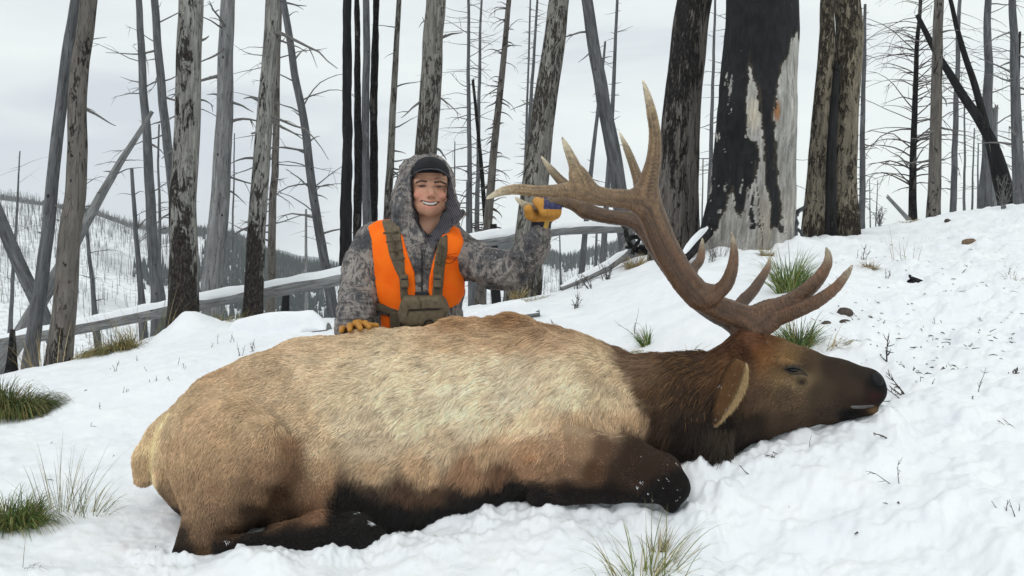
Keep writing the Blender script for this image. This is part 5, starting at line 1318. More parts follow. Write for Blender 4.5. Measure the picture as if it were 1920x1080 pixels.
# pouch
PO = [(760,555),(826,555),(834,564),(841,582),(836,600),(824,610),(764,612),(752,604),(748,588),(753,566)]
f = Field(P(740, 625, 3.06) - np.array([0, 0.03, 0]), P(850, 540, 3.2) + np.array([0, 0.05, 0.01]), 0.0035)
X_, Y_, Z_ = f.full(); xx = np.broadcast_to(f.ax[0][:, None], (f.N[0], f.N[2])); zz = np.broadcast_to(f.ax[2][None, :], (f.N[0], f.N[2]))
q = proj(np.stack([xx, np.full(xx.shape, 3.10), zz], -1).astype(float)); d2_ = (sdpoly(q[0], q[1], PO) * 3.1 / F)[:, None, :] + 0.018
dz_ = np.abs(Y_ - 3.125) - 0.062 + 0.018 + 0 * d2_
f.V = (np.sqrt(np.maximum(d2_, 0) ** 2 + np.maximum(dz_, 0) ** 2) + np.minimum(np.maximum(d2_, dz_), 0) - 0.018).astype(np.float32)
f.V += (fbm(X_ * 14 + 0 * (Y_ + Z_), Y_ * 14 + 0 * (X_ + Z_), Z_ * 14 + 0 * (X_ + Y_), 2, 95) * 0.004).astype(np.float32)
V_, Q_ = f.nets(); V_ = relax(V_, Q_, 1)
pouch = mesh('pouch', V_, Q_, olive, har, inv=MM_)
mb = MB(); yq = 3.060
mb.tube([P(765, 580, yq), P(790, 578, yq), P(820, 577, yq), P(832, 578, yq + .006)], 0.0035, 6)
mb.tube([P(783, 556, yq + .012), P(788, 564, yq + .002), P(789, 576, yq)], 0.002, 5); mb.tube([P(757, 560, yq + .02), P(763, 566, yq + .006), P(766, 578, yq), P(764, 592, yq)], 0.002, 5)
mb.build('piping', olive_d, pouch, inv=MM_)
mb = MB(); mb.tube([P(767, 582.5, yq - .0005), P(800, 580.5, yq - .001), P(832, 581, yq + .004)], 0.0018, 5); mb.build('pocket_slit', blackp, pouch, inv=MM_)
mb = MB(); mb.tube([P(795, 608, yq), P(799, 601, yq - .003), P(807, 599, yq - .003), P(813, 606, yq)], 0.003, 6); mb.build('handle_loop', blackp, pouch, inv=MM_)
quadpad('side_strap', 725, 581, 46, 13, ys(725, 581) + 0.006, -0.35, olive_d, har, 0.012); quadpad('side_buckle', 715, 577, 15, 14, ys(718, 577) - 0.004, -0.35, blackp, har, 0.010)
quadpad('side_strap', 742, 600, 20, 30, 3.15, 0.0, olive_d, har, 0.03)
quadpad('placket', 791, 552, 26, 10, jsurf(791, 552) - 0.006, 0.0, blackp, har, 0.008)

# cap
capm = simple('black_cap_cloth', (0.008, 0.0085, 0.011), 0.75, 0.3, 50)
f = Field(P(760, 345, 3.25) - np.array([0, 0.14, 0.0]), P(855, 285, 3.25) + np.array([0, 0.14, 0]), 0.004)
f.ell(P(806.5, 329, 3.245), (R(37, 3.24), 0.098, R(35, 3.24)), 0)
X_, Y_, Z_ = f.full(); f.V = np.maximum(f.V, (P(806, 325, 3.2)[2] - Z_) + 0 * f.V).astype(np.float32)
V_, Q_ = f.nets(); V_ = relax(V_, Q_, 1); cap = mesh('cap', V_, Q_, capm, man, inv=MM_)
n, m = 30, 10; Vb = []
for sgn in (0, 1):
    for i in range(n):
        u = i / (n - 1) * 2 - 1
        for j in range(m):
            v = j / (m - 1)
            x_ = P(806.5, 324, 3.15)[0] + R(38.5, 3.12) * u * (1 - 0.04 * v)
            y_ = 3.245 - 0.094 * math.sqrt(max(0, 1 - u * u * 0.92)) - 0.052 * v * (1 - abs(u) ** 3) 
            z_ = P(806, 315.5, 3.15)[2] - R(17.5, 3.13) * abs(u) ** 2.2 + 0.004 * (1 - v) - sgn * 0.0045
            Vb.append((x_, y_, z_))
i = np.arange(n - 1)[:, None] * m; j = np.arange(m - 1)[None]; Qt = np.stack([i + j, i + j + 1, i + m + j + 1, i + m + j], -1).reshape(-1, 4)
rim = [a * m + m - 1 for a in range(n)]; Qr = np.array([[rim[a], rim[a + 1], rim[a + 1] + n * m, rim[a] + n * m] for a in range(n - 1)])
mesh('brim', np.array(Vb), [np.vstack([Qt, Qt[:, ::-1] + n * m, Qr])], capm, cap, inv=MM_)
mb = MB(); mb.tube([P(768, 334, 3.19), P(778, 323.5, 3.11), P(792, 318, 3.09), P(806, 316.5, 3.085), P(821, 318, 3.09), P(835, 324, 3.11), P(845, 335, 3.19)], 0.0022, 6); mb.build('brim_edge', simple('grey_piping', (0.06, 0.062, 0.07), 0.6), cap, inv=MM_)
mb = MB(); mb.tube([P(806 + 3 * math.cos(a), 299 + 3 * math.sin(a), 3.158) for a in np.linspace(0, 6.3, 14)], 0.0016, 5, False); mb.build('toggle_loop', blackp, cap, inv=MM_)

# gloves
glm = NT('glove_leather'); gn = glm.noise(glm.obj(), 70, 4, 0.6)
glm = glm.done(glm.mix(0.6, glm.attr(), glm.ramp(gn, [(0.3, 0.7), (0.7, 1.12)]), 'MULTIPLY'), 0.6, glm.bump(gn, 0.5, 0.003), 0.3)
f = Field(P(965, 450, 3.08) - np.array([0, 0.13, 0]), P(1075, 355, 3.08) + np.array([0, 0.13, 0]), 0.0026)
chn(f, [(1006,402,3.10,15),(1024,404,3.105,15),(1040,400,3.10,12)], 0.01)
chn(f, [(1014,384,3.125,12),(1040,385,3.125,12)], 0.012)
fing = [[(1012,384,3.125,9),(1008,379,3.07,9.5),(1014,384,3.025,9.5),(1020,398,3.02,8)],
        [(1025,382,3.125,8),(1024,377,3.07,8.5),(1027,386,3.030,7.5),(1028,400,3.03,6.8)],
        [(1036,383,3.12,7.6),(1036,377.5,3.07,8),(1037.5,388,3.032,7.2),(1037,401,3.035,6.5)],
        [(1045,386,3.115,7),(1046,380,3.07,7.4),(1047,390,3.036,6.6),(1046.5,400,3.04,6.2)]]
for fg in fing: chn(f, fg, 0.0022)
chn(f, [(1005,410,3.09,10),(994,403,3.05,9.5),(990.5,392,3.03,8.5)], 0.005)
chn(f, [(1018,410,3.105,17),(1014,425,3.10,18),(1011,440,3.09,20)], 0.008)
V_, Q_ = f.nets(); V_ = relax(V_, Q_, 1, 0.4); gx, gy = proj(V_)
yel = lin(196, 140, 62); blu = lin(58, 60, 96); nav = lin(22, 26, 40)
c = np.repeat(yel[None], len(V_), 0)
w_ = fbm(V_[:, 0] * 40, V_[:, 1] * 40, V_[:, 2] * 40, 2, 5) * 3
bl = ((gx + w_ > 1019) & (gy + w_ * 0.5 < 392)) | ((gx > 1012) & (V_[:, 1] > 3.115)) | ((gy < 384 + w_ * 0.5) & (gx > 1020))
c[bl] = blu; c[(gy > 416 + w_ * 0.4)] = nav; st = (gy > 412) & (np.abs(gx - np.interp(gy, [415, 440], [1026, 1020])) < 4.5) & (V_[:, 1] < 3.09); c[st] = lin(200, 160, 84)
mesh('glove', V_, Q_, glm, man, True, c, MM_)['label'] = 'yellow leather glove with blue back, gripping the antler'
# hand resting on the elk's back
def elk_top(x, y):
    m = (np.abs(EV[:, 0] - x) < 0.02) & (np.abs(EV[:, 1] - y) < 0.02); return float(EV[m, 2].max()) if m.any() else 0.6
def on(px, dep, h=0.012):
    dep = dep + 0.025; x = P(px, 612, dep)[0]; return np.array([x, dep, elk_top(x, dep) + h + 0.004])
f = Field(on(610, 3.0) - np.array([.06, 0.22, 0.14]), on(730, 3.0) + np.array([0.08, 0.18, 0.16]), 0.003)
f.chain([on(660, 3.04, 0.03), on(664, 3.0, 0.022), on(670, 2.98, 0.016)], [0.036, 0.034, 0.028], 0.01)
f.chain([on(650, 3.02, 0.02), on(675, 3.0, 0.02)], [0.024, 0.024], 0.02)
for k_, (x0, x1, l_) in enumerate([(644, 640, 2.90), (656, 656, 2.875), (667, 676, 2.87), (678, 692, 2.885)]):
    a_, b_, c_ = on(x0, 2.985, 0.014), on((x0 + x1) / 2, (2.985 + l_) / 2, 0.016), on(x1, l_, 0.008)
    f.chain([a_, b_, c_], [0.0125, 0.0125, 0.010], 0.003)
f.chain([on(676, 3.01, 0.012), on(692, 2.985, 0.014), on(706, 2.965, 0.008)], [0.015, 0.0135, 0.011], 0.004)
V_, Q_ = f.nets(); V_ = relax(V_, Q_, 1, 0.4)
mesh('glove', V_, Q_, glm, man, True, np.repeat(yel[None], len(V_), 0) * 0.85, MM_)['label'] = 'yellow glove resting on the elk'
# ---------------------------------------------------------------- fallen logs with their snow
def log(label, pts, mat, snow=(0.9, 0.06), n=20, name='fallen_log', br=0, seed=1, endcap=True, group=None, jag=False):
    """pts: (px,py,depth,radius px) along the axis"""
    c = np.array(pts, float); p = np.array([P(*q[:3]) for q in c]); r = np.array([R(q[3], q[2]) for q in c])
    a, b = p[0], p[-1]; q = axis_frame(b - a); Mi = np.array(q.to_matrix()).T
    loc = (p - a) @ Mi.T; L = loc[-1, 2]
    m = int(max(24, min(220, L / 0.04))); z = np.linspace(0, L, m)
    cx = np.interp(z, loc[:, 2], loc[:, 0]); cy = np.interp(z, loc[:, 2], loc[:, 1]); rr = np.interp(z, loc[:, 2], r)
    e_ = empty(name, a, q); tag(e_, label, 'log', group)
    ph = np.linspace(0, 2 * np.pi, n, endpoint=False); Z_, PH = np.meshgrid(z, ph, indexing='ij')
    f = 1 + 0.07 * fbm(np.cos(PH) * 1.5 + seed, np.sin(PH) * 1.5, Z_ * 2, 4, seed)
    V = np.stack([cx[:, None] + rr[:, None] * f * np.cos(PH), cy[:, None] + rr[:, None] * f * np.sin(PH), Z_ + (0 if not jag else 0)], -1)
    if jag:
        g_ = np.random.default_rng(seed); V[-1, :, 2] += g_.uniform(-1, 1, n) * rr[-1]; V[0, :, 2] += g_.uniform(-1, 1, n) * rr[0]
    V = V.reshape(-1, 3)
    i = np.arange(m - 1)[:, None] * n; j = np.arange(n)[None]; k = (j + 1) % n
    Q = np.stack([i + j, i + k, i + n + k, i + n + j], -1).reshape(-1, 4)
    V = np.vstack([V, [cx[0], cy[0], 0], [cx[-1], cy[-1], L]]); jj = np.arange(n)
    T = np.vstack([np.stack([(jj + 1) % n, jj, np.full(n, m * n)], -1), np.stack([(m - 1) * n + jj, (m - 1) * n + (jj + 1) % n, np.full(n, m * n + 1)], -1)])
    mesh('trunk', V, [Q, T], M[mat], e_)
    if snow:
        up = Mi @ np.array([0, 0, 1.0]); up[2] = 0; up /= np.linalg.norm(up); sd_ = np.array([up[1], -up[0], 0])
        wfac, th = snow; t_ = np.linspace(-1, 1, 15)
        thick = th * (0.8 + 0.5 * fbm(z * 1.6, 0 * z, 0 * z, 3, seed + 5)) * sstep(0, 0.12, z) * sstep(0, 0.12, L - z)
        thick = np.maximum(thick, 0.002)
        W = []
        for a_ in range(m):
            wl_ = rr[a_] * wfac * (0.92 + 0.15 * noise(z[a_] * 3, 0, 0, seed))
            for s_ in t_:
                bse = math.sqrt(max(0, 1 - (wfac * s_) ** 2)) * rr[a_] * 0.97
                hgt = bse + thick[a_] * (1 - abs(s_) ** 3.2) + 0.006 * float(_n2(z[a_], s_, seed)) * (1 - abs(s_))
                W.append(np.array([cx[a_], cy[a_], z[a_]]) + sd_ * wl_ * s_ + up * hgt)
        nn_ = len(t_); W = np.array(W); i = np.arange(m - 1)[:, None] * nn_; j = np.arange(nn_ - 1)[None]
        Q = np.stack([i + j, i + j + 1, i + nn_ + j + 1, i + nn_ + j], -1).reshape(-1, 4)
        # underside
        W2 = W.copy(); low = []
        for a_ in range(m):
            for s_ in t_:
                bse = math.sqrt(max(0, 1 - (wfac * s_) ** 2)) * rr[a_] * 0.9
                low.append(np.array([cx[a_], cy[a_], z[a_]]) + sd_ * rr[a_] * wfac * s_ * 0.97 + up * bse)
        low = np.array(low); k_ = len(W)
        side = []
        for e0 in (0, nn_ - 1):
            for a_ in range(m - 1): side.append([a_ * nn_ + e0, (a_ + 1) * nn_ + e0, (a_ + 1) * nn_ + e0 + k_, a_ * nn_ + e0 + k_])
        for a_ in (0, m - 1):
            for j_ in range(nn_ - 1): side.append([a_ * nn_ + j_, a_ * nn_ + j_ + 1, a_ * nn_ + j_ + 1 + k_, a_ * nn_ + j_ + k_])
        mesh('snow_cover', np.vstack([W, low]), [np.vstack([Q, Q[:, ::-1] + k_, np.array(side)])], M['snow'], e_)
    if br:
        g_ = np.random.default_rng(seed + 9)
        for _ in range(br):
            mb = MB()
            a_ = int(g_.integers(2, m - 2)); th_ = g_.uniform(-0.6, 0.9); pt = np.array([cx[a_], cy[a_], z[a_]])
            dd = np.array([g_.normal(), g_.normal(), g_.normal() * 0.4]); dd[2] *= 0.5; dd /= np.linalg.norm(dd)
            branch_mesh(mb, pt + dd * rr[a_] * 0.8, dd, g_.uniform(0.15, 0.5), 0.008, 'wavy', g_)
            mb.build('stub', M['twig_grey'], e_)
    return e_
def _n2(a, b, s): return noise(np.float32(a * 9), np.float32(b * 3), np.float32(0), s)
log('long grey fallen log topped with snow, crossing behind the man', [(-120,668,7.3,12.5),(0,644,7.3,12),(200,605,7.3,11.5),(390,566,7.35,11.5),(600,530,7.5,13.5),(760,492,7.6,12),(900,454,7.8,10.5),(1055,431,8.0,9.5),(1172,428,8.1,8)], 'silver', (0.92, 0.055), br=9, seed=4)
log('nearly buried log under a thick snow cap, left of the man', [(420,640,5.6,11),(500,632,5.55,11),(560,624,5.5,12),(617,617,5.45,12)], 'silver', (1.35, 0.13), seed=6)
log('snow covered log lying just beyond the elk, behind its withers', [(862,608,5.1,8),(930,597,5.1,8),(1012,585,5.1,7)], 'silver', (1.4, 0.075), seed=7)
log('thin snowy log sloping up to the charred roots', [(1052,541,6.7,5),(1100,521,6.75,6),(1140,502,6.8,7),(1178,474,6.9,8)], 'silver', (1.0, 0.035), seed=8)
log('split charred log end lit by snow, leaning at the foot of the thick patchy snag', [(1279,489,5.7,10),(1302,462,5.8,12),(1328,434,6.0,11)], 'char', (0.85, 0.03), seed=9, jag=True)
log('short charred log chunk half sunk in the right hand snow', [(1706,523,4.8,8),(1738,536,4.75,9.5),(1776,549,4.7,7)], 'burnt', (0.6, 0.010), seed=10, jag=True, n=14)

def rootmass(label, px, py, d, spec, mat, name, cat, seed):
    g_ = np.random.default_rng(seed); e_ = empty(name, (float(P(px, py, d)[0]), d, gz(float(P(px, py, d)[0]), d))); tag(e_, label, cat)
    f_lo = []; mb = MB()
    for (x0, y0, x1, y1, w0, w1) in spec:
        a, b = P(x0, y0, d + g_.uniform(-.1, .1)), P(x1, y1, d + g_.uniform(-.15, .15)); n = 9; t_ = np.linspace(0, 1, n)[:, None]
        pts = a * (1 - t_) + b * t_ + np.stack([fbm(t_[:, 0] * 3 + x0, 0 * t_[:, 0], 0 * t_[:, 0], 2, k + seed) for k in range(3)], 1) * 0.06 * np.linalg.norm(b - a)* 3
        mb.tube(pts, np.linspace(R(w0, d), R(w1, d), n), 8)
    mb.build('root', M[mat], e_, inv=Matrix.Translation(-e_.location)); return e_
rootmass('tangled charred roots of a tipped stump at the end of the long log', 1200, 478, 7.2, [(1168,428,1205,480,5,4),(1180,440,1240,470,5,3),(1190,480,1212,430,4,2),(1205,490,1228,448,6,3),(1228,492,1205,455,5,3),(1172,470,1215,462,3,2),(1215,440,1190,420,3,1),(1232,500,1240,462,6,4),(1195,432,1230,440,4,3),(1210,470,1222,500,8,5)], 'char', 'root_mass', 'roots', 3)
rootmass('pale grey root leaning from the end of the long log into the snow', 1165, 490, 7.3, [(1178,428,1172,460,7,6),(1172,460,1156,498,6,4),(1186,440,1196,425,3,2)], 'silver', 'broken_root', 'root', 5)
rootmass('flared grey broken root sticking up beside the fused brown trunks', 1495, 430, 7.0, [(1492,432,1490,402,3,5),(1490,402,1508,390,6,2),(1490,402,1486,384,5,2),(1490,404,1500,396,6,3),(1488,425,1520,446,3,3)], 'silver_dark', 'broken_root', 'root', 7)

# ---------------------------------------------------------------- grass
def grass_mat(name, cols):
    t = NT(name); oi = t.attr()
    return t.done(t.mix(1.0, t.attr(), (1, 1, 1), 'MULTIPLY'), 0.6, None, 0.3)
M['grass'] = grass_mat('grass_blade', None)
GREEN = [lin(84, 112, 50), lin(66, 92, 44), lin(110, 128, 70), lin(140, 140, 84)]
DKG = [lin(60, 80, 38), lin(78, 92, 44), lin(96, 98, 52), lin(120, 108, 66)]
DRY = [lin(158, 140, 96), lin(130, 112, 74), lin(176, 160, 118), lin(104, 92, 60)]
MIX = [lin(120, 128, 70), lin(150, 144, 92), lin(96, 108, 54), lin(168, 150, 108)]
def tuft(label, px, py, d, h, spread, n, cols, w_=0.0016, lean=(0, 0), droop=0.9, basew=0.35, seed=1, flat=0.5, hv=0.35, group=None, name='grass_tuft'):
    g_ = np.random.default_rng(seed); b = P(px, py, d); z0 = gz(b[0], d); b[2] = z0
    H = R(h, d); W = R(spread, d); S_ = 7
    az = g_.uniform(0, 2 * np.pi, n); rad = np.sqrt(g_.random(n)) * W * basew
    bx, by = b[0] + rad * np.cos(az), b[1] + rad * np.sin(az) * flat
    bz = ground(bx, by) - 0.015
    out = np.stack([np.cos(az + g_.normal(0, .5, n)), np.sin(az) * 0.7, 0 * az], 1) * (0.25 + 0.9 * g_.random(n) ** 1.2)[:, None] * (W / H) + np.array([lean[0], 0, 0])
    L = H * (1 - hv + 2 * hv * g_.random(n) ** 1.3) 
    dr = np.stack([out[:, 0], out[:, 1], np.full(n, 1.0) + lean[1]], 1); dr /= np.linalg.norm(dr, axis=1)[:, None]
    pts = [np.stack([bx, by, bz], 1)]; cur = dr.copy()
    for k in range(S_):
        pts.append(pts[-1] + cur * (L / S_)[:, None]); cur = cur + np.array([0, 0, -1.0]) * (droop * (k + 1) / S_ ** 1.25 * (0.35 + np.hypot(dr[:, 0], dr[:, 1])))[:, None]; cur /= np.linalg.norm(cur, axis=1)[:, None]
    Pn = np.stack(pts, 1)
    gzz = ground(Pn[:, :, 0].ravel(), Pn[:, :, 1].ravel()).reshape(n, -1) + 0.004; Pn[:, 1:, 2] = np.maximum(Pn[:, 1:, 2], gzz[:, 1:])
    a2 = g_.uniform(0, np.pi, n); sdv = np.stack([np.cos(a2), np.sin(a2) * 0.4, 0 * a2], 1); sdv /= np.linalg.norm(sdv, axis=1)[:, None]
    ww = w_ * g_.uniform(0.6, 1.3, n)[:, None] * np.array([1, 1, .95, .9, .8, .6, .4, .08])[None]
    Lf = Pn - sdv[:, None] * ww[..., None]; Rt = Pn + sdv[:, None] * ww[..., None]
    V = np.stack([Lf, Rt], 2).reshape(-1, 3); K = S_ + 1
    i = (np.arange(n)[:, None] * K + np.arange(S_)[None]).ravel() * 2
    Q = np.stack([i, i + 1, i + 3, i + 2], -1)
    c = np.array(cols)[g_.integers(0, len(cols), n)] * g_.lognormal(0, 0.2, n)[:, None]
    C_ = np.repeat(c, K * 2, 0)
    e_loc = Matrix.Translation(-Vector(b)); o = mesh(name, V, Q, M['grass'], None, True, np.clip(C_, 0, 1), e_loc); o.location = b
    tag(o, label, 'grass', group); return o
tuft('bright green grass tuft in the snow, behind the antler tines', 1480, 550, 4.2, 78, 62, 340, GREEN, 0.0019, seed=1)
tuft('green grass tuft right behind the elk\'s antler base', 1495, 640, 3.6, 66, 66, 280, GREEN + DKG, 0.0018, seed=2)
tuft('long dry grass blades bending right beside the antler base', 1565, 652, 3.5, 52, 55, 36, DRY, 0.0012, lean=(0.7, -0.3), seed=3)
tuft('small green tuft in the snow above the elk\'s withers', 1212, 622, 4.1, 42, 20, 90, GREEN, 0.0017, lean=(-0.3, 0), seed=4)
tuft('flattened green grass lying left of the small tuft', 1195, 626, 4.05, 44, 46, 60, MIX, 0.0014, lean=(-1.4, -0.55), seed=5)
tuft('dark green matted grass mound at the left edge, high on the bank', 26, 768, 4.1, 72, 78, 1700, DKG, 0.0022, lean=(0.3, -0.1), droop=1.9, basew=0.62, seed=6)
tuft('dark matted grass clump at the foot of the leftmost trunks', 212, 672, 5.6, 46, 60, 900, DKG + DRY, 0.0022, lean=(-0.5, -0.2), droop=2.0, basew=0.7, seed=7)
tuft('green grass clump at the left edge, low in the foreground', 18, 935, 2.62, 74, 80, 1100, GREEN + DKG, 0.0016, lean=(-0.15, 0), droop=1.6, basew=0.7, seed=8)
tuft('tall thin grass blades standing right of the low green clump', 112, 892, 2.8, 118, 70, 46, MIX + DKG, 0.0010, droop=0.4, basew=0.6, seed=9)
tuft('thin blades fanning toward the elk\'s rump', 168, 905, 2.76, 92, 78, 40, MIX + DKG, 0.0010, lean=(0.35, 0), droop=0.8, basew=0.4, seed=10)
tuft('sparse olive grass blades rising through the snow in front of the elk\'s knee', 1210, 1010, 2.06, 118, 125, 84, MIX, 0.0013, droop=0.6, basew=0.5, seed=11, hv=0.5)
tuft('long low blades arching out at the bottom of the picture', 1195, 1046, 2.0, 125, 150, 40, MIX + GREEN, 0.0010, lean=(0.0, -0.4), droop=1.3, basew=0.6, seed=12, hv=0.5)
tuft('dry yellow grass stalks against the elk\'s folded knee', 1236, 975, 2.16, 62, 36, 34, DRY, 0.0011, droop=0.4, seed=13)
tuft('brown wiry tuft on the snow, right of the bright green tuft', 1632, 492, 5.2, 22, 34, 110, DRY + [lin(92,70,52)], 0.0016, seed=14)
tuft('yellow dry grass at the foot of the mottled snag', 972, 566, 6.6, 26, 26, 160, DRY, 0.0018, seed=15)
tuft('brown dead grass clump under the charred roots', 1190, 500, 6.6, 30, 42, 260, DRY + [lin(120,92,60)], 0.0018, seed=16)
tuft('tan grass at the foot of the huge burnt snag', 1438, 484, 5.6, 22, 26, 140, DRY, 0.0015, seed=17)
tuft('grass around the feathery tree\'s foot', 1700, 420, 8.6, 16, 40, 130, DRY, 0.002, seed=18)
tuft('tall dry grass stalks beside the half charred trunk', 258, 645, 6.1, 88, 70, 70, DRY + DKG, 0.0015, droop=0.5, basew=1.0, seed=19)
tuft('dry grass stalks between the two far left trunks', 75, 694, 5.9, 70, 50, 46, DRY, 0.0015, droop=0.5, basew=0.9, seed=20)
tuft('dead grass fringe below the smooth silver trunk', 405, 628, 6.3, 34, 60, 220, DRY + DKG, 0.0018, droop=0.6, basew=1.0, seed=21)
tuft('bristly dry stems on the snow above the grass tuft', 1350, 480, 5.5, 40, 34, 34, [lin(96, 84, 76), lin(128, 116, 100)], 0.0012, droop=0.3, seed=22)
tuft('straight dead stems standing on the upper right snow', 1700, 470, 5.4, 60, 34, 12, [lin(140, 122, 96)], 0.0014, droop=0.1, basew=0.9, seed=23)
tuft('a few bent stems lying on the lower left snow', 60, 1010, 2.3, 70, 60, 9, [lin(110, 104, 88)], 0.0010, lean=(0.8, -0.5), droop=0.8, seed=24)
tuft('pale grass stems poking out at the far right edge', 1900, 505, 4.8, 26, 30, 40, DRY, 0.0013, seed=25)
tuft('faint grass blades in the snow below the small tuft', 1290, 640, 3.8, 44, 60, 26, MIX, 0.0011, lean=(0.2, -0.3), seed=26)
tuft('frosted dry grass clump left of the snowy thin log', 1000, 575, 5.9, 26, 60, 120, [lin(178, 172, 156), lin(150, 140, 118)], 0.0016, seed=27)

# ---------------------------------------------------------------- twigs, rocks
def twig(label, px, py, d, h, ang, n=3, w_=0.0022, seed=1, mat='twig', dens=1.0, group=None, curl=0.12, name='twig'):
    g_ = np.random.default_rng(seed); b = P(px, py, d); b[2] = gz(b[0], d) + 0.0; mb = MB()
    gd = ground(np.array([b[0]]), np.array([b[1]]))[0]; b[2] = gd
    for k in range(n):
        a = ang + g_.normal(0, 0.16 if n > 1 else 0); L = R(h, d) * g_.uniform(0.55, 1.0) if k else R(h, d)
        dd = np.array([math.cos(a), g_.normal(0, 0.15), math.sin(a)]); p0 = np.array([g_.normal(0, .008) * (k > 0) * 2, g_.normal(0, .01) * (k > 0), -0.02])
        pts = [p0]
        for s_ in range(6): dd = dd + g_.normal(0, curl, 3); dd /= np.linalg.norm(dd); pts.append(pts[-1] + dd * L / 6)
        mb.tube(pts, np.linspace(w_, w_ * 0.35, 7), 5)
        for q in range(int(dens * g_.integers(2, 6))):
            i = int(g_.integers(1, 6)); dv = pts[min(i + 1, 6)] - pts[i]; dv /= np.linalg.norm(dv) + 1e-9; dv = dv + g_.normal(0, .6, 3); dv /= np.linalg.norm(dv); l = L * g_.uniform(0.08, 0.3)
            mb.tube([pts[i], pts[i] + dv * l * .5, pts[i] + dv * l + np.array([0, 0, l * .12])], [w_ * .6, w_ * .5, w_ * .25], 4)
    V = np.vstack(mb.V); gx_ = ground(V[:, 0] + b[0], V[:, 1] + b[1]) 
    o = mb.build(name, M[mat]); o.location = b; tag(o, label, 'twig', group); return o
U = math.pi / 2
twig('dark branching twig right under the elk\'s nose', 1702, 770, 2.75, 62, U + 0.65, 3, 0.003, 1, dens=2)
twig('thin twig pointing left beside the elk\'s mouth', 1694, 772, 2.72, 56, U + 1.0, 2, 0.0022, 2)
twig('upright reddish twig right of the brown rocks', 1664, 662, 3.3, 74, U + 0.2, 1, 0.004, 3, dens=2)
twig('small twig cluster left of the fallen chunk', 1662, 500, 5.0, 26, U, 3, 0.003, 4)
twig('broken twig lying below the elk\'s cheek', 1668, 848, 2.35, 44, U + 1.15, 1, 0.0028, 5, dens=1.5)
twig('long curved stem on the lower right snow', 1690, 935, 2.15, 62, U + 0.35, 1, 0.0014, 6)
twig('thin stem crossing low right of the curved stem', 1678, 925, 2.18, 72, U + 1.0, 1, 0.0014, 7)
twig('tall thin stem standing on the right side snow', 1832, 768, 2.7, 60, U - 0.25, 1, 0.0016, 8)
twig('stubby stem below the tall thin stem', 1820, 803, 2.6, 18, U, 1, 0.0025, 9)
twig('short stem right of the nose twig', 1745, 742, 2.9, 26, U - 0.1, 1, 0.0016, 10)
twig('second short stem right of the nose twig', 1728, 760, 2.85, 22, U + 0.15, 2, 0.0018, 11)
twig('curled stem at the far right edge', 1905, 848, 2.35, 44, U + 1.0, 2, 0.0014, 12)
twig('wiry sprig at the lower right corner', 1886, 1020, 1.9, 40, U + 0.3, 4, 0.0014, 13)
twig('slim twig under the elk\'s jaw', 1478, 842, 2.36, 46, U + 1.2, 2, 0.0022, 14)
twig('dark twig end lying by the neck mane', 1415, 852, 2.34, 40, U + 1.35, 2, 0.0022, 15)
twig('straw standing against the elk\'s jaw', 1520, 800, 2.38, 38, U + 0.3, 1, 0.0013, 16, 'twig_grey', 0)
twig('tiny upright stem on the mid right snow', 1488, 900, 2.2, 18, U, 1, 0.0015, 17, dens=0)
twig('dark twig scrap sunk in the lower left snow', 118, 1030, 2.2, 30, 0.35, 3, 0.003, 18)
twig('grey sticks beside the snowy thin log', 1110, 560, 5.9, 44, U + 0.6, 5, 0.003, 19, dens=2)
twig('bare reddish sprigs beyond the elk\'s withers', 1075, 572, 5.2, 40, U - 0.3, 6, 0.0025, 20, dens=2)
twig('long bare twig leaning left in the snow behind the withers', 1075, 610, 4.4, 70, U + 0.55, 2, 0.0022, 21)
twig('thin crossing stems in the snow left of the antlers', 1190, 602, 4.3, 60, U + 0.5, 3, 0.0016, 22)
twig('spindly seed heads on the snow right of the huge snag', 1620, 470, 5.6, 36, U + 0.15, 5, 0.002, 23, dens=2)
twig('leafless little bush on the skyline, left of the feathery tree', 1650, 408, 8.8, 46, U, 9, 0.004, 24, 'twig_grey', 2.5)
twig('leafless bush behind the rightmost trunks', 1880, 392, 8.6, 70, U, 9, 0.004, 25, 'twig_grey', 2.5)
twig('bare twiggy bush at the mottled snag\'s right side', 1085, 545, 6.2, 34, U, 7, 0.003, 26, dens=2)
twig('twiggy brush under the charred roots', 1140, 512, 6.2, 38, U + 0.2, 8, 0.003, 27, dens=2)
twig('brush stems beside the split charred log', 1335, 500, 5.4, 46, U, 7, 0.0025, 28, 'twig_grey', 2)
twig('dark stick lying slanted on the right snow', 1790, 600, 3.6, 40, -0.75, 1, 0.006, 29, dens=0.3)
twig('longer dark stick further down the right snow', 1815, 632, 3.4, 46, -0.45, 1, 0.006, 30, dens=0.3)
twig('thin stick half buried right of the upright twig', 1690, 622, 3.6, 30, -0.3, 1, 0.003, 31)
twig('black twig knot at the right edge of the snow', 1900, 706, 2.9, 26, U - 0.4, 5, 0.004, 32, dens=2)
twig('small black sprig right of the elk\'s forehead', 1700, 690, 3.15, 18, U, 3, 0.003, 33, dens=2)
twig('tiny branching sprig below the longer dark stick', 1760, 688, 3.1, 26, U - 0.4, 3, 0.0016, 34)
g = np.random.default_rng(9)
for k in range(16):
    px = g.uniform(120, 480); py = 648 + (480 - px) * 0.13 + g.uniform(-6, 34)
    d_ = 5.4 - (py - 650) * 0.022
    twig('tiny dark weed stem poking through the snow slope left of the elk', px, py, d_, g.uniform(14, 34), U + g.normal(0, .2), int(g.integers(1, 4)), 0.0018, 60 + k, group='weed stems on the left snow slope', name='weed_stem')
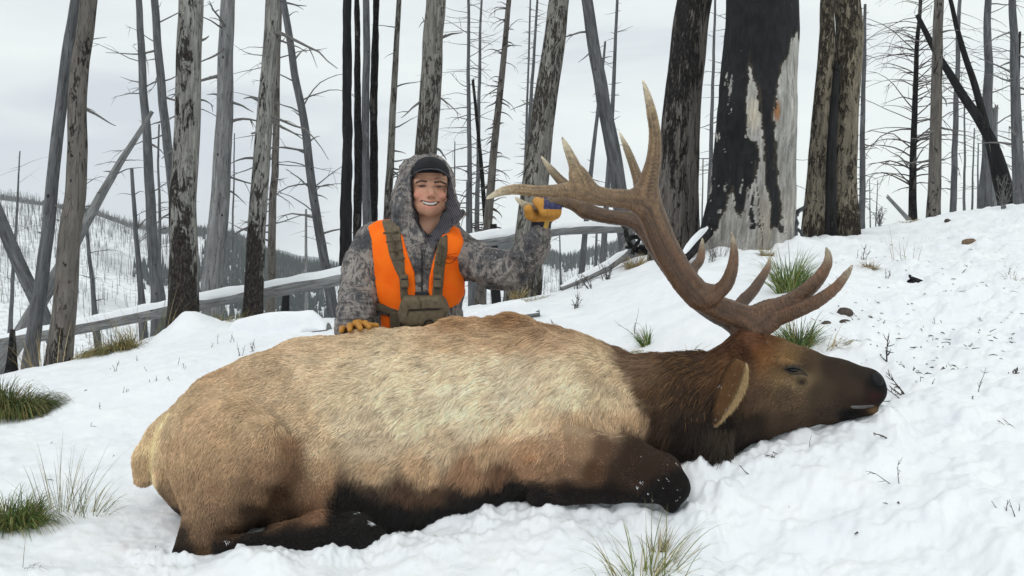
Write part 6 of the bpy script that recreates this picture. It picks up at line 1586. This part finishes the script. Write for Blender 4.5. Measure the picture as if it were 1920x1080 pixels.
for k in range(18):
    px = g.uniform(1520, 1900); py = g.uniform(490, 690); d_ = np.interp(py, [480, 560, 700], [5.4, 4.3, 3.0])
    twig('tiny dark weed stem poking through the trampled snow on the right', px, py, d_, g.uniform(8, 24), U + g.normal(0, .5), int(g.integers(1, 4)), 0.0018, 90 + k, group='weed stems on the right snow', name='weed_stem')
rock_m = simple('brown_rock', (0.075, 0.058, 0.05), 0.85, 0.5, 26, 0.6, 0.01)
def rock(label, px, py, d, w_, h, seed, mat=None, name='rock', cat='rock', snowcap=True):
    c = P(px, py, d); n = 26; V, Q = ball((0, 0, 0), (1, 1, 1), n, 18)
    f = 1 + 0.35 * fbm(V[:, 0] * 1.3 + seed, V[:, 1] * 1.3, V[:, 2] * 1.3, 4, seed); V = V * f[:, None] * np.array([R(w_, d), R(w_, d) * 0.8, R(h, d)])
    o = mesh(name, V, Q, mat or rock_m); o.location = (c[0], c[1], gz(c[0], c[1]) + R(h, d) * 0.12); tag(o, label, cat)
    return o
rock('dark lumpy rock behind the tip of the lower brow tine', 1583, 578, 3.95, 15, 11, 1)
rock('small flat rock below the dark lumpy rock', 1549, 600, 3.8, 9, 6, 2)
rock('flat brown rock between the small and the large ones', 1587, 597, 3.82, 12, 6, 3)
rock('largest reddish brown rock beside the upright twig', 1636, 592, 3.85, 19, 11, 4)
rock('tan rock poking out of the upper right snow', 1820, 442, 6.6, 15, 9, 5, simple('tan_rock', (0.16, 0.11, 0.07), 0.85, 0.4, 30))
rock('dark stone sliver right of the tan rock', 1867, 441, 6.5, 14, 5, 6)
rock('tiny dark stone on the skyline snow', 1776, 422, 8.0, 6, 4, 7)
rock('small dark stone above the charred chunk', 1760, 508, 5.0, 12, 4, 8)
rock('little dark stone right of the charred chunk', 1842, 522, 4.8, 10, 4, 9)
rock('little black stone at the right of its neighbour', 1873, 528, 4.7, 10, 5, 10)
rock('flat dark stone in the middle of the right snow', 1820, 527, 4.75, 7, 3, 11)

# bark crumbs, needles and twig scraps strewn on the snow
g = np.random.default_rng(21); mb = MB()
for k in range(1500):
    if k < 560: px, py = g.uniform(1420, 1990), 420 + 300 * g.random() ** 1.1
    elif k < 575: px, py = g.uniform(1300, 1960), g.uniform(700, 1070)
    elif k > 590: continue
    else: px, py = g.uniform(-20, 300), g.uniform(700, 1070)
    d_ = np.interp(py, [400, 480, 560, 620, 720, 850, 950, 1080], [8.0, 5.7, 4.4, 3.7, 3.0, 2.35, 2.1, 1.9]) if px > 1000 else np.interp(py, [690, 800, 950, 1080], [5.0, 3.7, 2.75, 2.2])
    x_, y_ = (px - 960) / F * d_, d_
    if noise(np.float32(x_ * 2.2), np.float32(y_ * 2.2), np.float32(0), 77) < -0.05 and k < 575: continue
    z_ = float(ground(np.array([x_]), np.array([y_]))[0]); a = g.uniform(0, 6.28); l = g.uniform(0.004, 0.02) * g.uniform(0.4, 1.5); t_ = g.uniform(0.0008, 0.0028)
    v = np.array([math.cos(a), math.sin(a), g.normal(0, 0.25)]) * l
    mb.tube([np.array([x_, y_, z_ + 0.001]) - v, np.array([x_, y_, z_ + 0.004]), np.array([x_, y_, z_ + 0.001]) + v], [t_ * .6, t_, t_ * .5], 4)
o = mb.build('litter', M['twig']); tag(o, 'bark crumbs and twig scraps strewn over the snow', 'litter', kind='stuff')
